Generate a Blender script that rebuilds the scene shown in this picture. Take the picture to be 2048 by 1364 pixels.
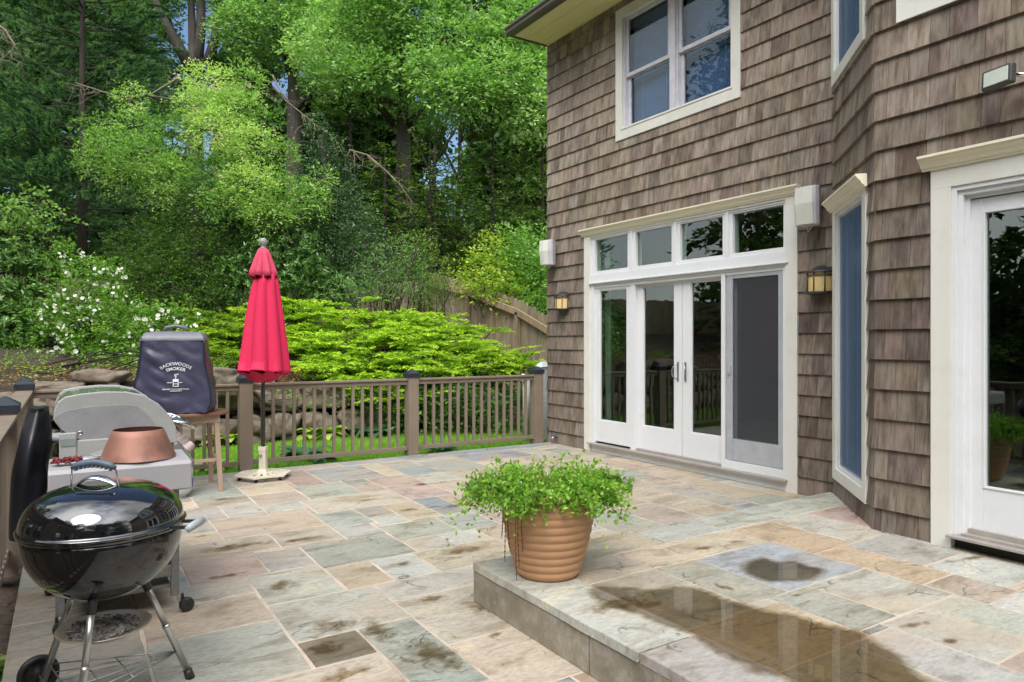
import bpy, math, random
import numpy as np
from mathutils import Vector, Matrix, noise as mnoise
random.seed(7); RNG = np.random.default_rng(7)
R = math.radians
for o in list(bpy.data.objects): bpy.data.objects.remove(o)
scn = bpy.context.scene; COL = scn.collection
# ------------------------------------------------------------------ camera
F = 1395.0; YAW = math.atan(894/1395.0); SN = math.sin(YAW); CS = math.cos(YAW); CH = 1.45
cam = bpy.data.cameras.new('camera'); co = bpy.data.objects.new('camera', cam); COL.objects.link(co)
co.location = (0, 0, CH); co.rotation_euler = (R(90), 0, -YAW)
cam.sensor_width = 36; cam.lens = 36*F/2048; cam.clip_start = .05; cam.clip_end = 600
scn.camera = co
# ------------------------------------------------------------------ world, sun, exposure
SUN_EL, SUN_AZ = 52, 218      # azimuth clockwise from +Y (the sun stands behind and left of the camera)
w = bpy.data.worlds.new('World'); scn.world = w; w.use_nodes = True
nt = w.node_tree; nt.nodes.clear()
def N(t, typ, **k):
    n = t.nodes.new(typ)
    for a, b in k.items():
        if a.startswith('i_'): n.inputs[a[2:].replace('_', ' ')].default_value = b
        else: setattr(n, a, b)
    return n
out = N(nt, 'ShaderNodeOutputWorld'); bg = N(nt, 'ShaderNodeBackground'); bg.inputs[1].default_value = .1
sky = N(nt, 'ShaderNodeTexSky', sky_type='NISHITA', sun_disc=False, sun_elevation=R(SUN_EL), sun_rotation=R(SUN_AZ), air_density=1.0, dust_density=.3, ozone_density=2.5)
tc = N(nt, 'ShaderNodeTexCoord'); nz = N(nt, 'ShaderNodeTexNoise'); nz.inputs['Scale'].default_value = 1.6; nz.inputs['Detail'].default_value = 7
nz.inputs['Roughness'].default_value = .55
nt.links.new(tc.outputs['Generated'], nz.inputs['Vector'])
# a blue clearing low over the trees to the north; broken white cloud elsewhere
dp = N(nt, 'ShaderNodeVectorMath', operation='DOT_PRODUCT'); dp.inputs[1].default_value = (.33, .88, .34)
nt.links.new(tc.outputs['Generated'], dp.inputs[0])
mr = N(nt, 'ShaderNodeMapRange'); mr.inputs[1].default_value = .62; mr.inputs[2].default_value = .88; mr.inputs[3].default_value = .12; mr.inputs[4].default_value = -.55
nt.links.new(dp.outputs['Value'], mr.inputs[0])
ad = N(nt, 'ShaderNodeMath', operation='ADD'); nt.links.new(nz.outputs['Fac'], ad.inputs[0]); nt.links.new(mr.outputs[0], ad.inputs[1])
cr = N(nt, 'ShaderNodeMapRange'); cr.inputs[1].default_value = .42; cr.inputs[2].default_value = .62
nt.links.new(ad.outputs[0], cr.inputs[0])
mx = N(nt, 'ShaderNodeMix', data_type='RGBA'); nt.links.new(cr.outputs[0], mx.inputs[0]); nt.links.new(sky.outputs[0], mx.inputs[6])
mx.inputs[7].default_value = (9.2, 9.3, 9.4, 1)
# the cloud veil is brightest round the hidden sun
_e, _a = R(SUN_EL), R(SUN_AZ)
dg_ = N(nt, 'ShaderNodeVectorMath', operation='DOT_PRODUCT'); dg_.inputs[1].default_value = (math.sin(_a)*math.cos(_e), math.cos(_a)*math.cos(_e), math.sin(_e)); nt.links.new(tc.outputs['Generated'], dg_.inputs[0])
gl = N(nt, 'ShaderNodeMapRange', interpolation_type='SMOOTHSTEP'); gl.inputs[1].default_value = .55; gl.inputs[2].default_value = .98; gl.inputs[3].default_value = 1; gl.inputs[4].default_value = 3.2; nt.links.new(dg_.outputs['Value'], gl.inputs[0])
gm_ = N(nt, 'ShaderNodeVectorMath', operation='SCALE'); nt.links.new(mx.outputs[2], gm_.inputs[0]); nt.links.new(gl.outputs[0], gm_.inputs['Scale'])
nt.links.new(gm_.outputs[0], bg.inputs[0]); nt.links.new(bg.outputs[0], out.inputs[0])
sl = bpy.data.lights.new('sun', 'SUN'); so = bpy.data.objects.new('sun', sl); COL.objects.link(so)
sl.energy = 1.6; sl.angle = R(34); sl.color = (1, .95, .87)
az = R(SUN_AZ); el = R(SUN_EL)
sd = Vector((math.sin(az)*math.cos(el), math.cos(az)*math.cos(el), math.sin(el)))
so.rotation_euler = sd.to_track_quat('Z', 'Y').to_euler(); so.location = sd*40
vs = scn.view_settings; vs.view_transform = 'Standard'; vs.look = 'None'; vs.exposure = .68; vs.gamma = 1
scn.render.engine = 'CYCLES'
scn.cycles.max_bounces = 8; scn.cycles.transparent_max_bounces = 10; scn.cycles.diffuse_bounces = 4; scn.cycles.glossy_bounces = 4
# ------------------------------------------------------------------ helpers
def tag(o, label=None, cat=None, group=None, kind=None):
    if label: o['label'] = label
    if cat: o['category'] = cat
    if group: o['group'] = group
    if kind: o['kind'] = kind
    return o
def empty(name, loc, label, cat, group=None, rz=0):
    o = bpy.data.objects.new(name, None); COL.objects.link(o); o.location = loc; o.rotation_euler.z = rz; o.empty_display_size = .1
    return tag(o, label, cat, group)
def copy_tree(o, parent=None):
    c = o.copy(); COL.objects.link(c); c.parent = parent
    for ch in [x for x in bpy.data.objects if x.parent == o]: copy_tree(ch, c)
    return c
def at(px, py, D):            # a point D metres in front of the lens plane
    r = (px-1024)/F*D
    return Vector((SN*D+CS*r, CS*D-SN*r, CH-(py-682)*D/F))
class MB:
    def __init__(s): s.v = []; s.f = []; s.c = []; s.col = (1, 1, 1); s.sm = []; s.smooth = False
    def add(s, vs, fs):
        b = len(s.v); s.v += [tuple(v) for v in vs]; s.f += [tuple(i+b for i in f) for f in fs]
        s.c += [s.col]*len(fs); s.sm += [s.smooth]*len(fs)
    def hexa(s, p):           # p: 8 points, bottom loop then top loop
        s.add(p, [(3, 2, 1, 0), (4, 5, 6, 7), (0, 1, 5, 4), (1, 2, 6, 5), (2, 3, 7, 6), (3, 0, 4, 7)])
    def box(s, x0, x1, y0, y1, z0, z1):
        s.hexa([(x0, y0, z0), (x1, y0, z0), (x1, y1, z0), (x0, y1, z0), (x0, y0, z1), (x1, y0, z1), (x1, y1, z1), (x0, y1, z1)])
    def fbox(s, fr, s0, s1, z0, z1, d0, d1):
        p = [fr.P(a, d, z) for z in (z0, z1) for a, d in ((s0, d0), (s1, d0), (s1, d1), (s0, d1))]
        s.hexa(p)
    def bar(s, a, b, w, h=None, up=(0, 0, 1)):
        h = h or w; a = Vector(a); b = Vector(b); d = (b-a).normalized(); u = Vector(up)
        if abs(d.dot(u)) > .98: u = Vector((0, 1, 0))
        x = d.cross(u).normalized()*w/2; y = x.cross(d).normalized()*h/2
        s.hexa([a-x-y, a+x-y, a+x+y, a-x+y, b-x-y, b+x-y, b+x+y, b-x+y])
    def tube(s, pts, rad, n=10, caps=True):
        pts = [Vector(p) for p in pts]; rad = rad if hasattr(rad, '__len__') else [rad]*len(pts)
        rings = []; prev = None
        for i, p in enumerate(pts):
            d = (pts[min(i+1, len(pts)-1)]-pts[max(i-1, 0)]).normalized()
            if prev is None: x = d.orthogonal().normalized()
            else: x = (prev-d*prev.dot(d)).normalized()
            prev = x; y = d.cross(x)
            rings.append([p+(x*math.cos(2*math.pi*k/n)+y*math.sin(2*math.pi*k/n))*rad[i] for k in range(n)])
        vs = [v for r in rings for v in r]; fs = []
        for i in range(len(pts)-1):
            for k in range(n): fs.append((i*n+k, i*n+(k+1) % n, (i+1)*n+(k+1) % n, (i+1)*n+k))
        if caps: fs += [tuple(range(n))[::-1], tuple((len(pts)-1)*n+k for k in range(n))]
        sm = s.smooth; s.smooth = True; s.add(vs, fs); s.smooth = sm
    def lathe(s, prof, c=(0, 0, 0), n=40, fn=None, close=False):
        vs = []; fs = []
        for i, (r, z) in enumerate(prof):
            for k in range(n):
                a = 2*math.pi*k/n; rr = r*(fn(a, i, z) if fn else 1)
                vs.append((c[0]+rr*math.cos(a), c[1]+rr*math.sin(a), c[2]+z))
        for i in range(len(prof)-1):
            for k in range(n): fs.append((i*n+k, i*n+(k+1) % n, (i+1)*n+(k+1) % n, (i+1)*n+k))
        if close: fs += [tuple(range(n))[::-1], tuple((len(prof)-1)*n+k for k in range(n))]
        sm = s.smooth; s.smooth = True; s.add(vs, fs); s.smooth = sm
    def prism(s, poly, a, b, fn):    # poly of 2-D points, extruded from a to b; fn(u,v,t)->point
        n = len(poly); vs = [fn(u, v, a) for u, v in poly]+[fn(u, v, b) for u, v in poly]
        s.add(vs, [tuple(range(n))[::-1], tuple(range(n, 2*n))]+[(i, (i+1) % n, (i+1) % n+n, i+n) for i in range(n)])
    def build(s, name, mat, parent=None, bevel=0, seg=2):
        me = bpy.data.meshes.new(name); me.from_pydata(s.v, [], s.f)
        me.polygons.foreach_set('use_smooth', s.sm)
        if any(c != (1, 1, 1) for c in s.c):
            a = me.color_attributes.new('Col', 'FLOAT_COLOR', 'CORNER')
            arr = np.repeat(np.array([c+(1,) for c in s.c], dtype=np.float32), [len(f) for f in s.f], axis=0)
            a.data.foreach_set('color', arr.ravel())
        me.update(); o = bpy.data.objects.new(name, me); COL.objects.link(o)
        for m in (mat if isinstance(mat, list) else [mat]): me.materials.append(m)
        if parent is not None:
            o.parent = parent; o.matrix_parent_inverse = Matrix.Identity(4)
            if s_world: o.location = -Vector(parent_world(parent))
        if bevel:
            m = o.modifiers.new('bevel', 'BEVEL'); m.width = bevel; m.segments = seg; m.limit_method = 'ANGLE'; m.angle_limit = R(40)
        return o
s_world = False
def parent_world(p):
    v = Vector(p.location)
    while p.parent: p = p.parent; v += Vector(p.location)
    return v
def wbuild(mb, name, mat, parent, bevel=0, seg=2):   # mesh written in world coordinates under a parent
    off = parent_world(parent); mb.v = [tuple(Vector(v)-off) for v in mb.v]
    return mb.build(name, mat, parent, bevel, seg)
def mesh_np(name, verts, faces_n, k, mat, parent=None, cols=None, smooth=False):
    """verts (N,3) already laid out k per face"""
    me = bpy.data.meshes.new(name); nv = len(verts); nf = nv//k
    me.vertices.add(nv); me.vertices.foreach_set('co', np.asarray(verts, dtype=np.float32).ravel())
    me.loops.add(nv); me.loops.foreach_set('vertex_index', np.arange(nv, dtype=np.int32))
    me.polygons.add(nf); me.polygons.foreach_set('loop_start', np.arange(0, nv, k, dtype=np.int32))
    if cols is not None:
        a = me.attributes.new('Col', 'FLOAT_COLOR', 'FACE')
        c = np.ones((nf, 4), dtype=np.float32); c[:, :3] = cols; a.data.foreach_set('color', c.ravel())
    me.update(calc_edges=True); me.validate()
    o = bpy.data.objects.new(name, me); COL.objects.link(o); me.materials.append(mat)
    if parent is not None: o.parent = parent
    return o
# ------------------------------------------------------------------ materials
def newmat(name):
    m = bpy.data.materials.new(name); m.use_nodes = True; t = m.node_tree; t.nodes.clear()
    o = N(t, 'ShaderNodeOutputMaterial'); return m, t, o
def ramp(t, stops):
    r = N(t, 'ShaderNodeValToRGB'); cr = r.color_ramp
    while len(cr.elements) < len(stops): cr.elements.new(.5)
    for e, (p, c) in zip(cr.elements, stops): e.position = p; e.color = tuple(c)+(1,) if len(c) == 3 else c
    return r
def mat(name, c1, c2=None, rough=.6, scale=8, bump=.0, bscale=None, metal=0, attr=False, stretch=(1, 1, 1), spec=.5, coat=0, dirt=None, dirt_amt=.4, dscale=3):
    m, t, o = newmat(name); L = t.links.new
    p = N(t, 'ShaderNodeBsdfPrincipled'); L(p.outputs[0], o.inputs[0])
    p.inputs['Roughness'].default_value = rough; p.inputs['Metallic'].default_value = metal; p.inputs['Specular IOR Level'].default_value = spec
    p.inputs['Coat Weight'].default_value = coat
    tc = N(t, 'ShaderNodeTexCoord'); mp = N(t, 'ShaderNodeMapping'); mp.inputs['Scale'].default_value = stretch; L(tc.outputs['Object'], mp.inputs[0])
    nz = N(t, 'ShaderNodeTexNoise'); nz.inputs['Scale'].default_value = scale; nz.inputs['Detail'].default_value = 6; nz.inputs['Roughness'].default_value = .6; L(mp.outputs[0], nz.inputs['Vector'])
    c2 = c2 or tuple(x*.8 for x in c1)
    rp = ramp(t, [(.3, c2), (.7, c1)]); L(nz.outputs['Fac'], rp.inputs[0]); src = rp.outputs[0]
    if attr:
        a = N(t, 'ShaderNodeAttribute', attribute_name='Col'); mm = N(t, 'ShaderNodeMix', data_type='RGBA', blend_type='MULTIPLY'); mm.inputs[0].default_value = 1
        L(src, mm.inputs[6]); L(a.outputs['Color'], mm.inputs[7]); src = mm.outputs[2]
    if dirt:
        n2 = N(t, 'ShaderNodeTexNoise'); n2.inputs['Scale'].default_value = dscale; n2.inputs['Detail'].default_value = 8; n2.inputs['Roughness'].default_value = .7; L(tc.outputs['Object'], n2.inputs['Vector'])
        r2 = ramp(t, [(.5, (0, 0, 0)), (.75, (dirt_amt,)*3)]); L(n2.outputs['Fac'], r2.inputs[0])
        md = N(t, 'ShaderNodeMix', data_type='RGBA'); L(r2.outputs[0], md.inputs[0]); L(src, md.inputs[6]); md.inputs[7].default_value = tuple(dirt)+(1,); src = md.outputs[2]
    L(src, p.inputs['Base Color'])
    if bump:
        nb = N(t, 'ShaderNodeTexNoise'); nb.inputs['Scale'].default_value = bscale or scale*4; nb.inputs['Detail'].default_value = 6; L(mp.outputs[0], nb.inputs['Vector'])
        b = N(t, 'ShaderNodeBump'); b.inputs['Strength'].default_value = bump; b.inputs['Distance'].default_value = .01; L(nb.outputs['Fac'], b.inputs['Height']); L(b.outputs[0], p.inputs['Normal'])
    return m
def leafmat(name, gloss=.25, rough=.5, trans=.3):
    m, t, o = newmat(name); L = t.links.new
    a = N(t, 'ShaderNodeAttribute', attribute_name='Col')
    p = N(t, 'ShaderNodeBsdfPrincipled'); p.inputs['Roughness'].default_value = rough; p.inputs['Specular IOR Level'].default_value = gloss
    tr = N(t, 'ShaderNodeBsdfTranslucent'); mt = N(t, 'ShaderNodeMix', data_type='RGBA', blend_type='MULTIPLY'); mt.inputs[0].default_value = 1
    L(a.outputs['Color'], mt.inputs[6]); mt.inputs[7].default_value = (1.15, 1.5, .6, 1); L(mt.outputs[2], tr.inputs[0])
    L(a.outputs['Color'], p.inputs['Base Color'])
    ms = N(t, 'ShaderNodeMixShader'); ms.inputs[0].default_value = trans; L(p.outputs[0], ms.inputs[1]); L(tr.outputs[0], ms.inputs[2]); L(ms.outputs[0], o.inputs[0])
    return m
def stonemat():
    m, t, o = newmat('flagstone'); L = t.links.new
    p = N(t, 'ShaderNodeBsdfPrincipled'); L(p.outputs[0], o.inputs[0])
    a = N(t, 'ShaderNodeAttribute', attribute_name='Col'); tc = N(t, 'ShaderNodeTexCoord')
    # each stone is cut from another spot of the rock: shift the pattern by its colour
    sh = N(t, 'ShaderNodeVectorMath', operation='MULTIPLY'); L(a.outputs['Color'], sh.inputs[0]); sh.inputs[1].default_value = (57, 71, 93)
    av = N(t, 'ShaderNodeVectorMath', operation='ADD'); L(tc.outputs['Object'], av.inputs[0]); L(sh.outputs[0], av.inputs[1])
    mp = N(t, 'ShaderNodeMapping'); mp.inputs['Scale'].default_value = (1, 2.2, 1); mp.inputs['Rotation'].default_value = (0, 0, .35); L(av.outputs[0], mp.inputs[0])
    n1 = N(t, 'ShaderNodeTexNoise'); n1.inputs['Scale'].default_value = 2.6; n1.inputs['Detail'].default_value = 5; n1.inputs['Roughness'].default_value = .6; n1.inputs['Distortion'].default_value = .6; L(mp.outputs[0], n1.inputs['Vector'])
    n2 = N(t, 'ShaderNodeTexNoise'); n2.inputs['Scale'].default_value = 26; n2.inputs['Detail'].default_value = 9; n2.inputs['Roughness'].default_value = .7; L(mp.outputs[0], n2.inputs['Vector'])
    r1 = ramp(t, [(.36, (.70, .66, .60)), (.46, (.95, .94, .92)), (.56, (1, 1, 1)), (.64, (1.14, 1.10, 1.0))]); L(n1.outputs['Fac'], r1.inputs[0])
    r2 = ramp(t, [(.3, (.68, .67, .66)), (.5, (1, 1, 1)), (.7, (1.2, 1.2, 1.2))]); L(n2.outputs['Fac'], r2.inputs[0])
    m1 = N(t, 'ShaderNodeMix', data_type='RGBA', blend_type='MULTIPLY'); m1.inputs[0].default_value = 1; L(a.outputs['Color'], m1.inputs[6]); L(r1.outputs[0], m1.inputs[7])
    m2 = N(t, 'ShaderNodeMix', data_type='RGBA', blend_type='MULTIPLY'); m2.inputs[0].default_value = 1; L(m1.outputs[2], m2.inputs[6]); L(r2.outputs[0], m2.inputs[7])
    # rust tinge in soft bands
    n3 = N(t, 'ShaderNodeTexNoise'); n3.inputs['Scale'].default_value = 1.7; n3.inputs['Detail'].default_value = 4; L(av.outputs[0], n3.inputs['Vector'])
    r3 = ramp(t, [(.52, (0, 0, 0)), (.7, (.45, .45, .45))]); L(n3.outputs['Fac'], r3.inputs[0])
    m3 = N(t, 'ShaderNodeMix', data_type='RGBA'); L(r3.outputs[0], m3.inputs[0]); L(m2.outputs[2], m3.inputs[6]); m3.inputs[7].default_value = (.42, .31, .21, 1)
    # damp stains that linger in the hollows of some stones
    n4 = N(t, 'ShaderNodeTexNoise'); n4.inputs['Scale'].default_value = 1.5; n4.inputs['Detail'].default_value = 7; n4.inputs['Roughness'].default_value = .55; n4.inputs['Distortion'].default_value = .3
    mp4 = N(t, 'ShaderNodeMapping'); mp4.inputs['Scale'].default_value = (1, 2.6, 1); mp4.inputs['Location'].default_value = (3.1, 8.4, 0); L(av.outputs[0], mp4.inputs[0]); L(mp4.outputs[0], n4.inputs['Vector'])
    r4 = ramp(t, [(.63, (0, 0, 0)), (.70, (.4, .4, .4)), (.8, (.6, .6, .6))]); L(n4.outputs['Fac'], r4.inputs[0])
    m4 = N(t, 'ShaderNodeMix', data_type='RGBA', blend_type='MULTIPLY'); L(r4.outputs[0], m4.inputs[0]); L(m3.outputs[2], m4.inputs[6]); m4.inputs[7].default_value = (.42, .38, .32, 1)
    vd = N(t, 'ShaderNodeVectorMath', operation='MULTIPLY_ADD'); nd = N(t, 'ShaderNodeTexNoise'); nd.inputs['Scale'].default_value = 5; nd.inputs['Detail'].default_value = 5; L(av.outputs[0], nd.inputs['Vector'])
    L(nd.outputs['Color'], vd.inputs[0]); vd.inputs[1].default_value = (.35, .35, .35); L(mp.outputs[0], vd.inputs[2])
    vo = N(t, 'ShaderNodeTexVoronoi', feature='DISTANCE_TO_EDGE'); vo.inputs['Scale'].default_value = 1.25; L(vd.outputs[0], vo.inputs['Vector'])
    rc = ramp(t, [(0, (1, 1, 1)), (.012, (0, 0, 0))]); L(vo.outputs['Distance'], rc.inputs[0])
    rk = ramp(t, [(.52, (0, 0, 0)), (.58, (.85, .85, .85))]); L(nd.outputs['Fac'], rk.inputs[0])
    ck = N(t, 'ShaderNodeMath', operation='MULTIPLY'); L(rc.outputs[0], ck.inputs[0]); L(rk.outputs[0], ck.inputs[1])
    m5 = N(t, 'ShaderNodeMix', data_type='RGBA'); L(ck.outputs[0], m5.inputs[0]); L(m4.outputs[2], m5.inputs[6]); m5.inputs[7].default_value = (.07, .06, .05, 1)
    L(m5.outputs[2], p.inputs['Base Color'])
    rr = N(t, 'ShaderNodeMapRange'); L(r4.outputs[0], rr.inputs[0]); rr.inputs[3].default_value = .62; rr.inputs[4].default_value = .4; L(rr.outputs[0], p.inputs['Roughness'])
    # cleft layers
    n5 = N(t, 'ShaderNodeTexNoise'); n5.inputs['Scale'].default_value = 3.2; n5.inputs['Detail'].default_value = 3; n5.inputs['Distortion'].default_value = 1.0; L(mp.outputs[0], n5.inputs['Vector'])
    ml = N(t, 'ShaderNodeMath', operation='MULTIPLY'); L(n5.outputs['Fac'], ml.inputs[0]); ml.inputs[1].default_value = 7
    fl = N(t, 'ShaderNodeMath', operation='FLOOR'); L(ml.outputs[0], fl.inputs[0])
    ah = N(t, 'ShaderNodeMath', operation='MULTIPLY_ADD'); L(n2.outputs['Fac'], ah.inputs[0]); ah.inputs[1].default_value = .6; L(fl.outputs[0], ah.inputs[2])
    b = N(t, 'ShaderNodeBump'); b.inputs['Strength'].default_value = .8; b.inputs['Distance'].default_value = .006; L(ah.outputs[0], b.inputs['Height']); L(b.outputs[0], p.inputs['Normal'])
    return m
def shinglemat():
    m, t, o = newmat('cedar_shingle'); L = t.links.new
    p = N(t, 'ShaderNodeBsdfPrincipled'); L(p.outputs[0], o.inputs[0]); p.inputs['Roughness'].default_value = .75; p.inputs['Specular IOR Level'].default_value = .3
    a = N(t, 'ShaderNodeAttribute', attribute_name='Col'); tc = N(t, 'ShaderNodeTexCoord')
    sh = N(t, 'ShaderNodeVectorMath', operation='MULTIPLY'); L(a.outputs['Color'], sh.inputs[0]); sh.inputs[1].default_value = (131, 171, 93)
    av = N(t, 'ShaderNodeVectorMath', operation='ADD'); L(tc.outputs['Object'], av.inputs[0]); L(sh.outputs[0], av.inputs[1])
    mp = N(t, 'ShaderNodeMapping'); mp.inputs['Scale'].default_value = (1, 1, .07); L(av.outputs[0], mp.inputs[0])
    n1 = N(t, 'ShaderNodeTexNoise'); n1.inputs['Scale'].default_value = 42; n1.inputs['Detail'].default_value = 6; n1.inputs['Roughness'].default_value = .65; L(mp.outputs[0], n1.inputs['Vector'])
    mpb = N(t, 'ShaderNodeMapping'); mpb.inputs['Scale'].default_value = (1, 1, .35); L(av.outputs[0], mpb.inputs[0])
    n2 = N(t, 'ShaderNodeTexNoise'); n2.inputs['Scale'].default_value = 9; n2.inputs['Detail'].default_value = 5; n2.inputs['Roughness'].default_value = .6; L(mpb.outputs[0], n2.inputs['Vector'])
    r1 = ramp(t, [(.32, (.62, .60, .58)), (.5, (1, 1, 1)), (.68, (1.25, 1.25, 1.25))]); L(n1.outputs['Fac'], r1.inputs[0])
    r2 = ramp(t, [(.36, (.55, .52, .5)), (.5, (1, 1, 1)), (.7, (1.22, 1.25, 1.28))]); L(n2.outputs['Fac'], r2.inputs[0])
    m1 = N(t, 'ShaderNodeMix', data_type='RGBA', blend_type='MULTIPLY'); m1.inputs[0].default_value = 1; L(a.outputs['Color'], m1.inputs[6]); L(r1.outputs[0], m1.inputs[7])
    m2 = N(t, 'ShaderNodeMix', data_type='RGBA', blend_type='MULTIPLY'); m2.inputs[0].default_value = .8; L(m1.outputs[2], m2.inputs[6]); L(r2.outputs[0], m2.inputs[7])
    L(m2.outputs[2], p.inputs['Base Color'])
    b = N(t, 'ShaderNodeBump'); b.inputs['Strength'].default_value = .35; b.inputs['Distance'].default_value = .003; L(n1.outputs['Fac'], b.inputs['Height']); L(b.outputs[0], p.inputs['Normal'])
    return m
def schlick(t):
    lw = N(t, 'ShaderNodeLayerWeight'); lw.inputs[0].default_value = .5
    pw = N(t, 'ShaderNodeMath', operation='POWER'); t.links.new(lw.outputs['Facing'], pw.inputs[0]); pw.inputs[1].default_value = 5; return pw
def glassmat(name, tint=(.75, .82, .78), base=.1, rough=0.0):
    m, t, o = newmat(name); L = t.links.new
    tr = N(t, 'ShaderNodeBsdfTransparent'); tr.inputs[0].default_value = tint+(1,)
    g = N(t, 'ShaderNodeBsdfGlossy'); g.inputs['Roughness'].default_value = rough; g.inputs[0].default_value = (.95, 1, .97, 1)
    lw = schlick(t)
    tc = N(t, 'ShaderNodeTexCoord'); nz = N(t, 'ShaderNodeTexNoise'); nz.inputs['Scale'].default_value = 1.3; L(tc.outputs['Object'], nz.inputs['Vector'])
    b = N(t, 'ShaderNodeBump'); b.inputs['Strength'].default_value = .04; b.inputs['Distance'].default_value = .05; L(nz.outputs['Fac'], b.inputs['Height']); L(b.outputs[0], g.inputs['Normal'])
    am = N(t, 'ShaderNodeMath', operation='MULTIPLY_ADD', use_clamp=True); L(lw.outputs[0], am.inputs[0]); am.inputs[1].default_value = 1.0; am.inputs[2].default_value = base
    ms = N(t, 'ShaderNodeMixShader'); L(am.outputs[0], ms.inputs[0]); L(tr.outputs[0], ms.inputs[1]); L(g.outputs[0], ms.inputs[2]); L(ms.outputs[0], o.inputs[0])
    return m
def watermat(name, tint, edge=False):
    m, t, o = newmat(name); L = t.links.new
    at_ = N(t, 'ShaderNodeAttribute', attribute_name='Col'); sp_ = N(t, 'ShaderNodeSeparateColor'); L(at_.outputs['Color'], sp_.inputs[0])
    tc = N(t, 'ShaderNodeTexCoord'); nz = N(t, 'ShaderNodeTexNoise'); nz.inputs['Scale'].default_value = 30; nz.inputs['Detail'].default_value = 6; L(tc.outputs['Object'], nz.inputs['Vector'])
    wa = N(t, 'ShaderNodeMath', operation='MULTIPLY_ADD'); L(nz.outputs['Fac'], wa.inputs[0]); wa.inputs[1].default_value = .5; L(sp_.outputs[0], wa.inputs[2])
    wet = N(t, 'ShaderNodeMapRange'); L(wa.outputs[0], wet.inputs[0]); wet.inputs[1].default_value = .32; wet.inputs[2].default_value = .85
    film = N(t, 'ShaderNodeMapRange'); L(wa.outputs[0], film.inputs[0]); film.inputs[1].default_value = .72; film.inputs[2].default_value = 1.0
    tr = N(t, 'ShaderNodeBsdfTransparent'); mc = N(t, 'ShaderNodeMix', data_type='RGBA'); L(wet.outputs[0], mc.inputs[0]); mc.inputs[6].default_value = (1, 1, 1, 1); mc.inputs[7].default_value = tint+(1,); L(mc.outputs[2], tr.inputs[0])
    g = N(t, 'ShaderNodeBsdfGlossy'); g.inputs['Roughness'].default_value = .03
    bn = N(t, 'ShaderNodeBump'); bn.inputs['Strength'].default_value = .03; bn.inputs['Distance'].default_value = .01; n2 = N(t, 'ShaderNodeTexNoise'); n2.inputs['Scale'].default_value = 6; L(tc.outputs['Object'], n2.inputs['Vector']); L(n2.outputs['Fac'], bn.inputs['Height']); L(bn.outputs[0], g.inputs['Normal'])
    fr = schlick(t)
    am = N(t, 'ShaderNodeMath', operation='MULTIPLY_ADD', use_clamp=True); L(fr.outputs[0], am.inputs[0]); am.inputs[1].default_value = 1.0; am.inputs[2].default_value = .07
    fm_ = N(t, 'ShaderNodeMath', operation='MULTIPLY'); L(am.outputs[0], fm_.inputs[0]); L(film.outputs[0], fm_.inputs[1])
    ms = N(t, 'ShaderNodeMixShader'); L(fm_.outputs[0], ms.inputs[0]); L(tr.outputs[0], ms.inputs[1]); L(g.outputs[0], ms.inputs[2]); L(ms.outputs[0], o.inputs[0])
    return m
def dampmat():
    m, t, o = newmat('damp'); L = t.links.new
    a = N(t, 'ShaderNodeAttribute', attribute_name='Col'); tc = N(t, 'ShaderNodeTexCoord')
    nz = N(t, 'ShaderNodeTexNoise'); nz.inputs['Scale'].default_value = 14; nz.inputs['Detail'].default_value = 7; nz.inputs['Roughness'].default_value = .65; L(tc.outputs['Object'], nz.inputs['Vector'])
    s = N(t, 'ShaderNodeSeparateColor'); L(a.outputs['Color'], s.inputs[0])
    ad = N(t, 'ShaderNodeMath', operation='MULTIPLY_ADD'); L(nz.outputs['Fac'], ad.inputs[0]); ad.inputs[1].default_value = 1.4; L(s.outputs[0], ad.inputs[2])
    mr = N(t, 'ShaderNodeMapRange'); L(ad.outputs[0], mr.inputs[0]); mr.inputs[1].default_value = .98; mr.inputs[2].default_value = 1.36
    tr = N(t, 'ShaderNodeBsdfTransparent'); mc = N(t, 'ShaderNodeMix', data_type='RGBA'); L(mr.outputs[0], mc.inputs[0]); mc.inputs[6].default_value = (1, 1, 1, 1); mc.inputs[7].default_value = (.62, .56, .47, 1); L(mc.outputs[2], tr.inputs[0]); L(tr.outputs[0], o.inputs[0])
    return m
M = {}
M['stone'] = stonemat(); M['shingle'] = shinglemat()
M['mortar'] = mat('mortar', (.58, .49, .40), (.42, .34, .26), rough=.9, scale=3, bump=.3, bscale=60, dirt=(.16, .12, .08), dirt_amt=.8, dscale=1.1)
M['riser'] = mat('riser_stone', (.30, .26, .20), (.16, .14, .10), rough=.7, scale=5, bump=.4, bscale=25, dirt=(.6, .58, .54), dirt_amt=.5, dscale=7)
M['coping_edge'] = M['stone']
M['sheath'] = mat('sheathing', (.05, .035, .025), rough=.9)
M['trim'] = mat('trim_paint', (.71, .695, .64), (.65, .635, .58), rough=.45, scale=3, bump=.12, bscale=60, stretch=(1, 1, .15), dirt=(.42, .38, .30), dirt_amt=.3, dscale=4)
M['white'] = mat('door_paint', (.70, .71, .73), (.65, .66, .68), rough=.35, scale=2, dirt=(.45, .43, .38), dirt_amt=.3, dscale=4)
M['crown'] = mat('crown_paint', (.74, .68, .53), (.78, .72, .55), rough=.45, scale=4)
M['greyframe'] = mat('screen_frame', (.46, .48, .52), rough=.4, metal=.2)
M['soffit'] = mat('soffit_paint', (.80, .74, .42), (.74, .68, .36), rough=.6, scale=2, stretch=(6, .3, 1), dirt=(.5, .5, .25), dirt_amt=.3, dscale=3)
M['gutter'] = mat('gutter_metal', (.10, .085, .065), (.075, .065, .05), rough=.35, scale=3)
M['roof'] = mat('roof_shingle', (.12, .11, .10), (.07, .065, .06), rough=.9, scale=15)
M['glass'] = glassmat('window_glass', base=.09)
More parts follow.
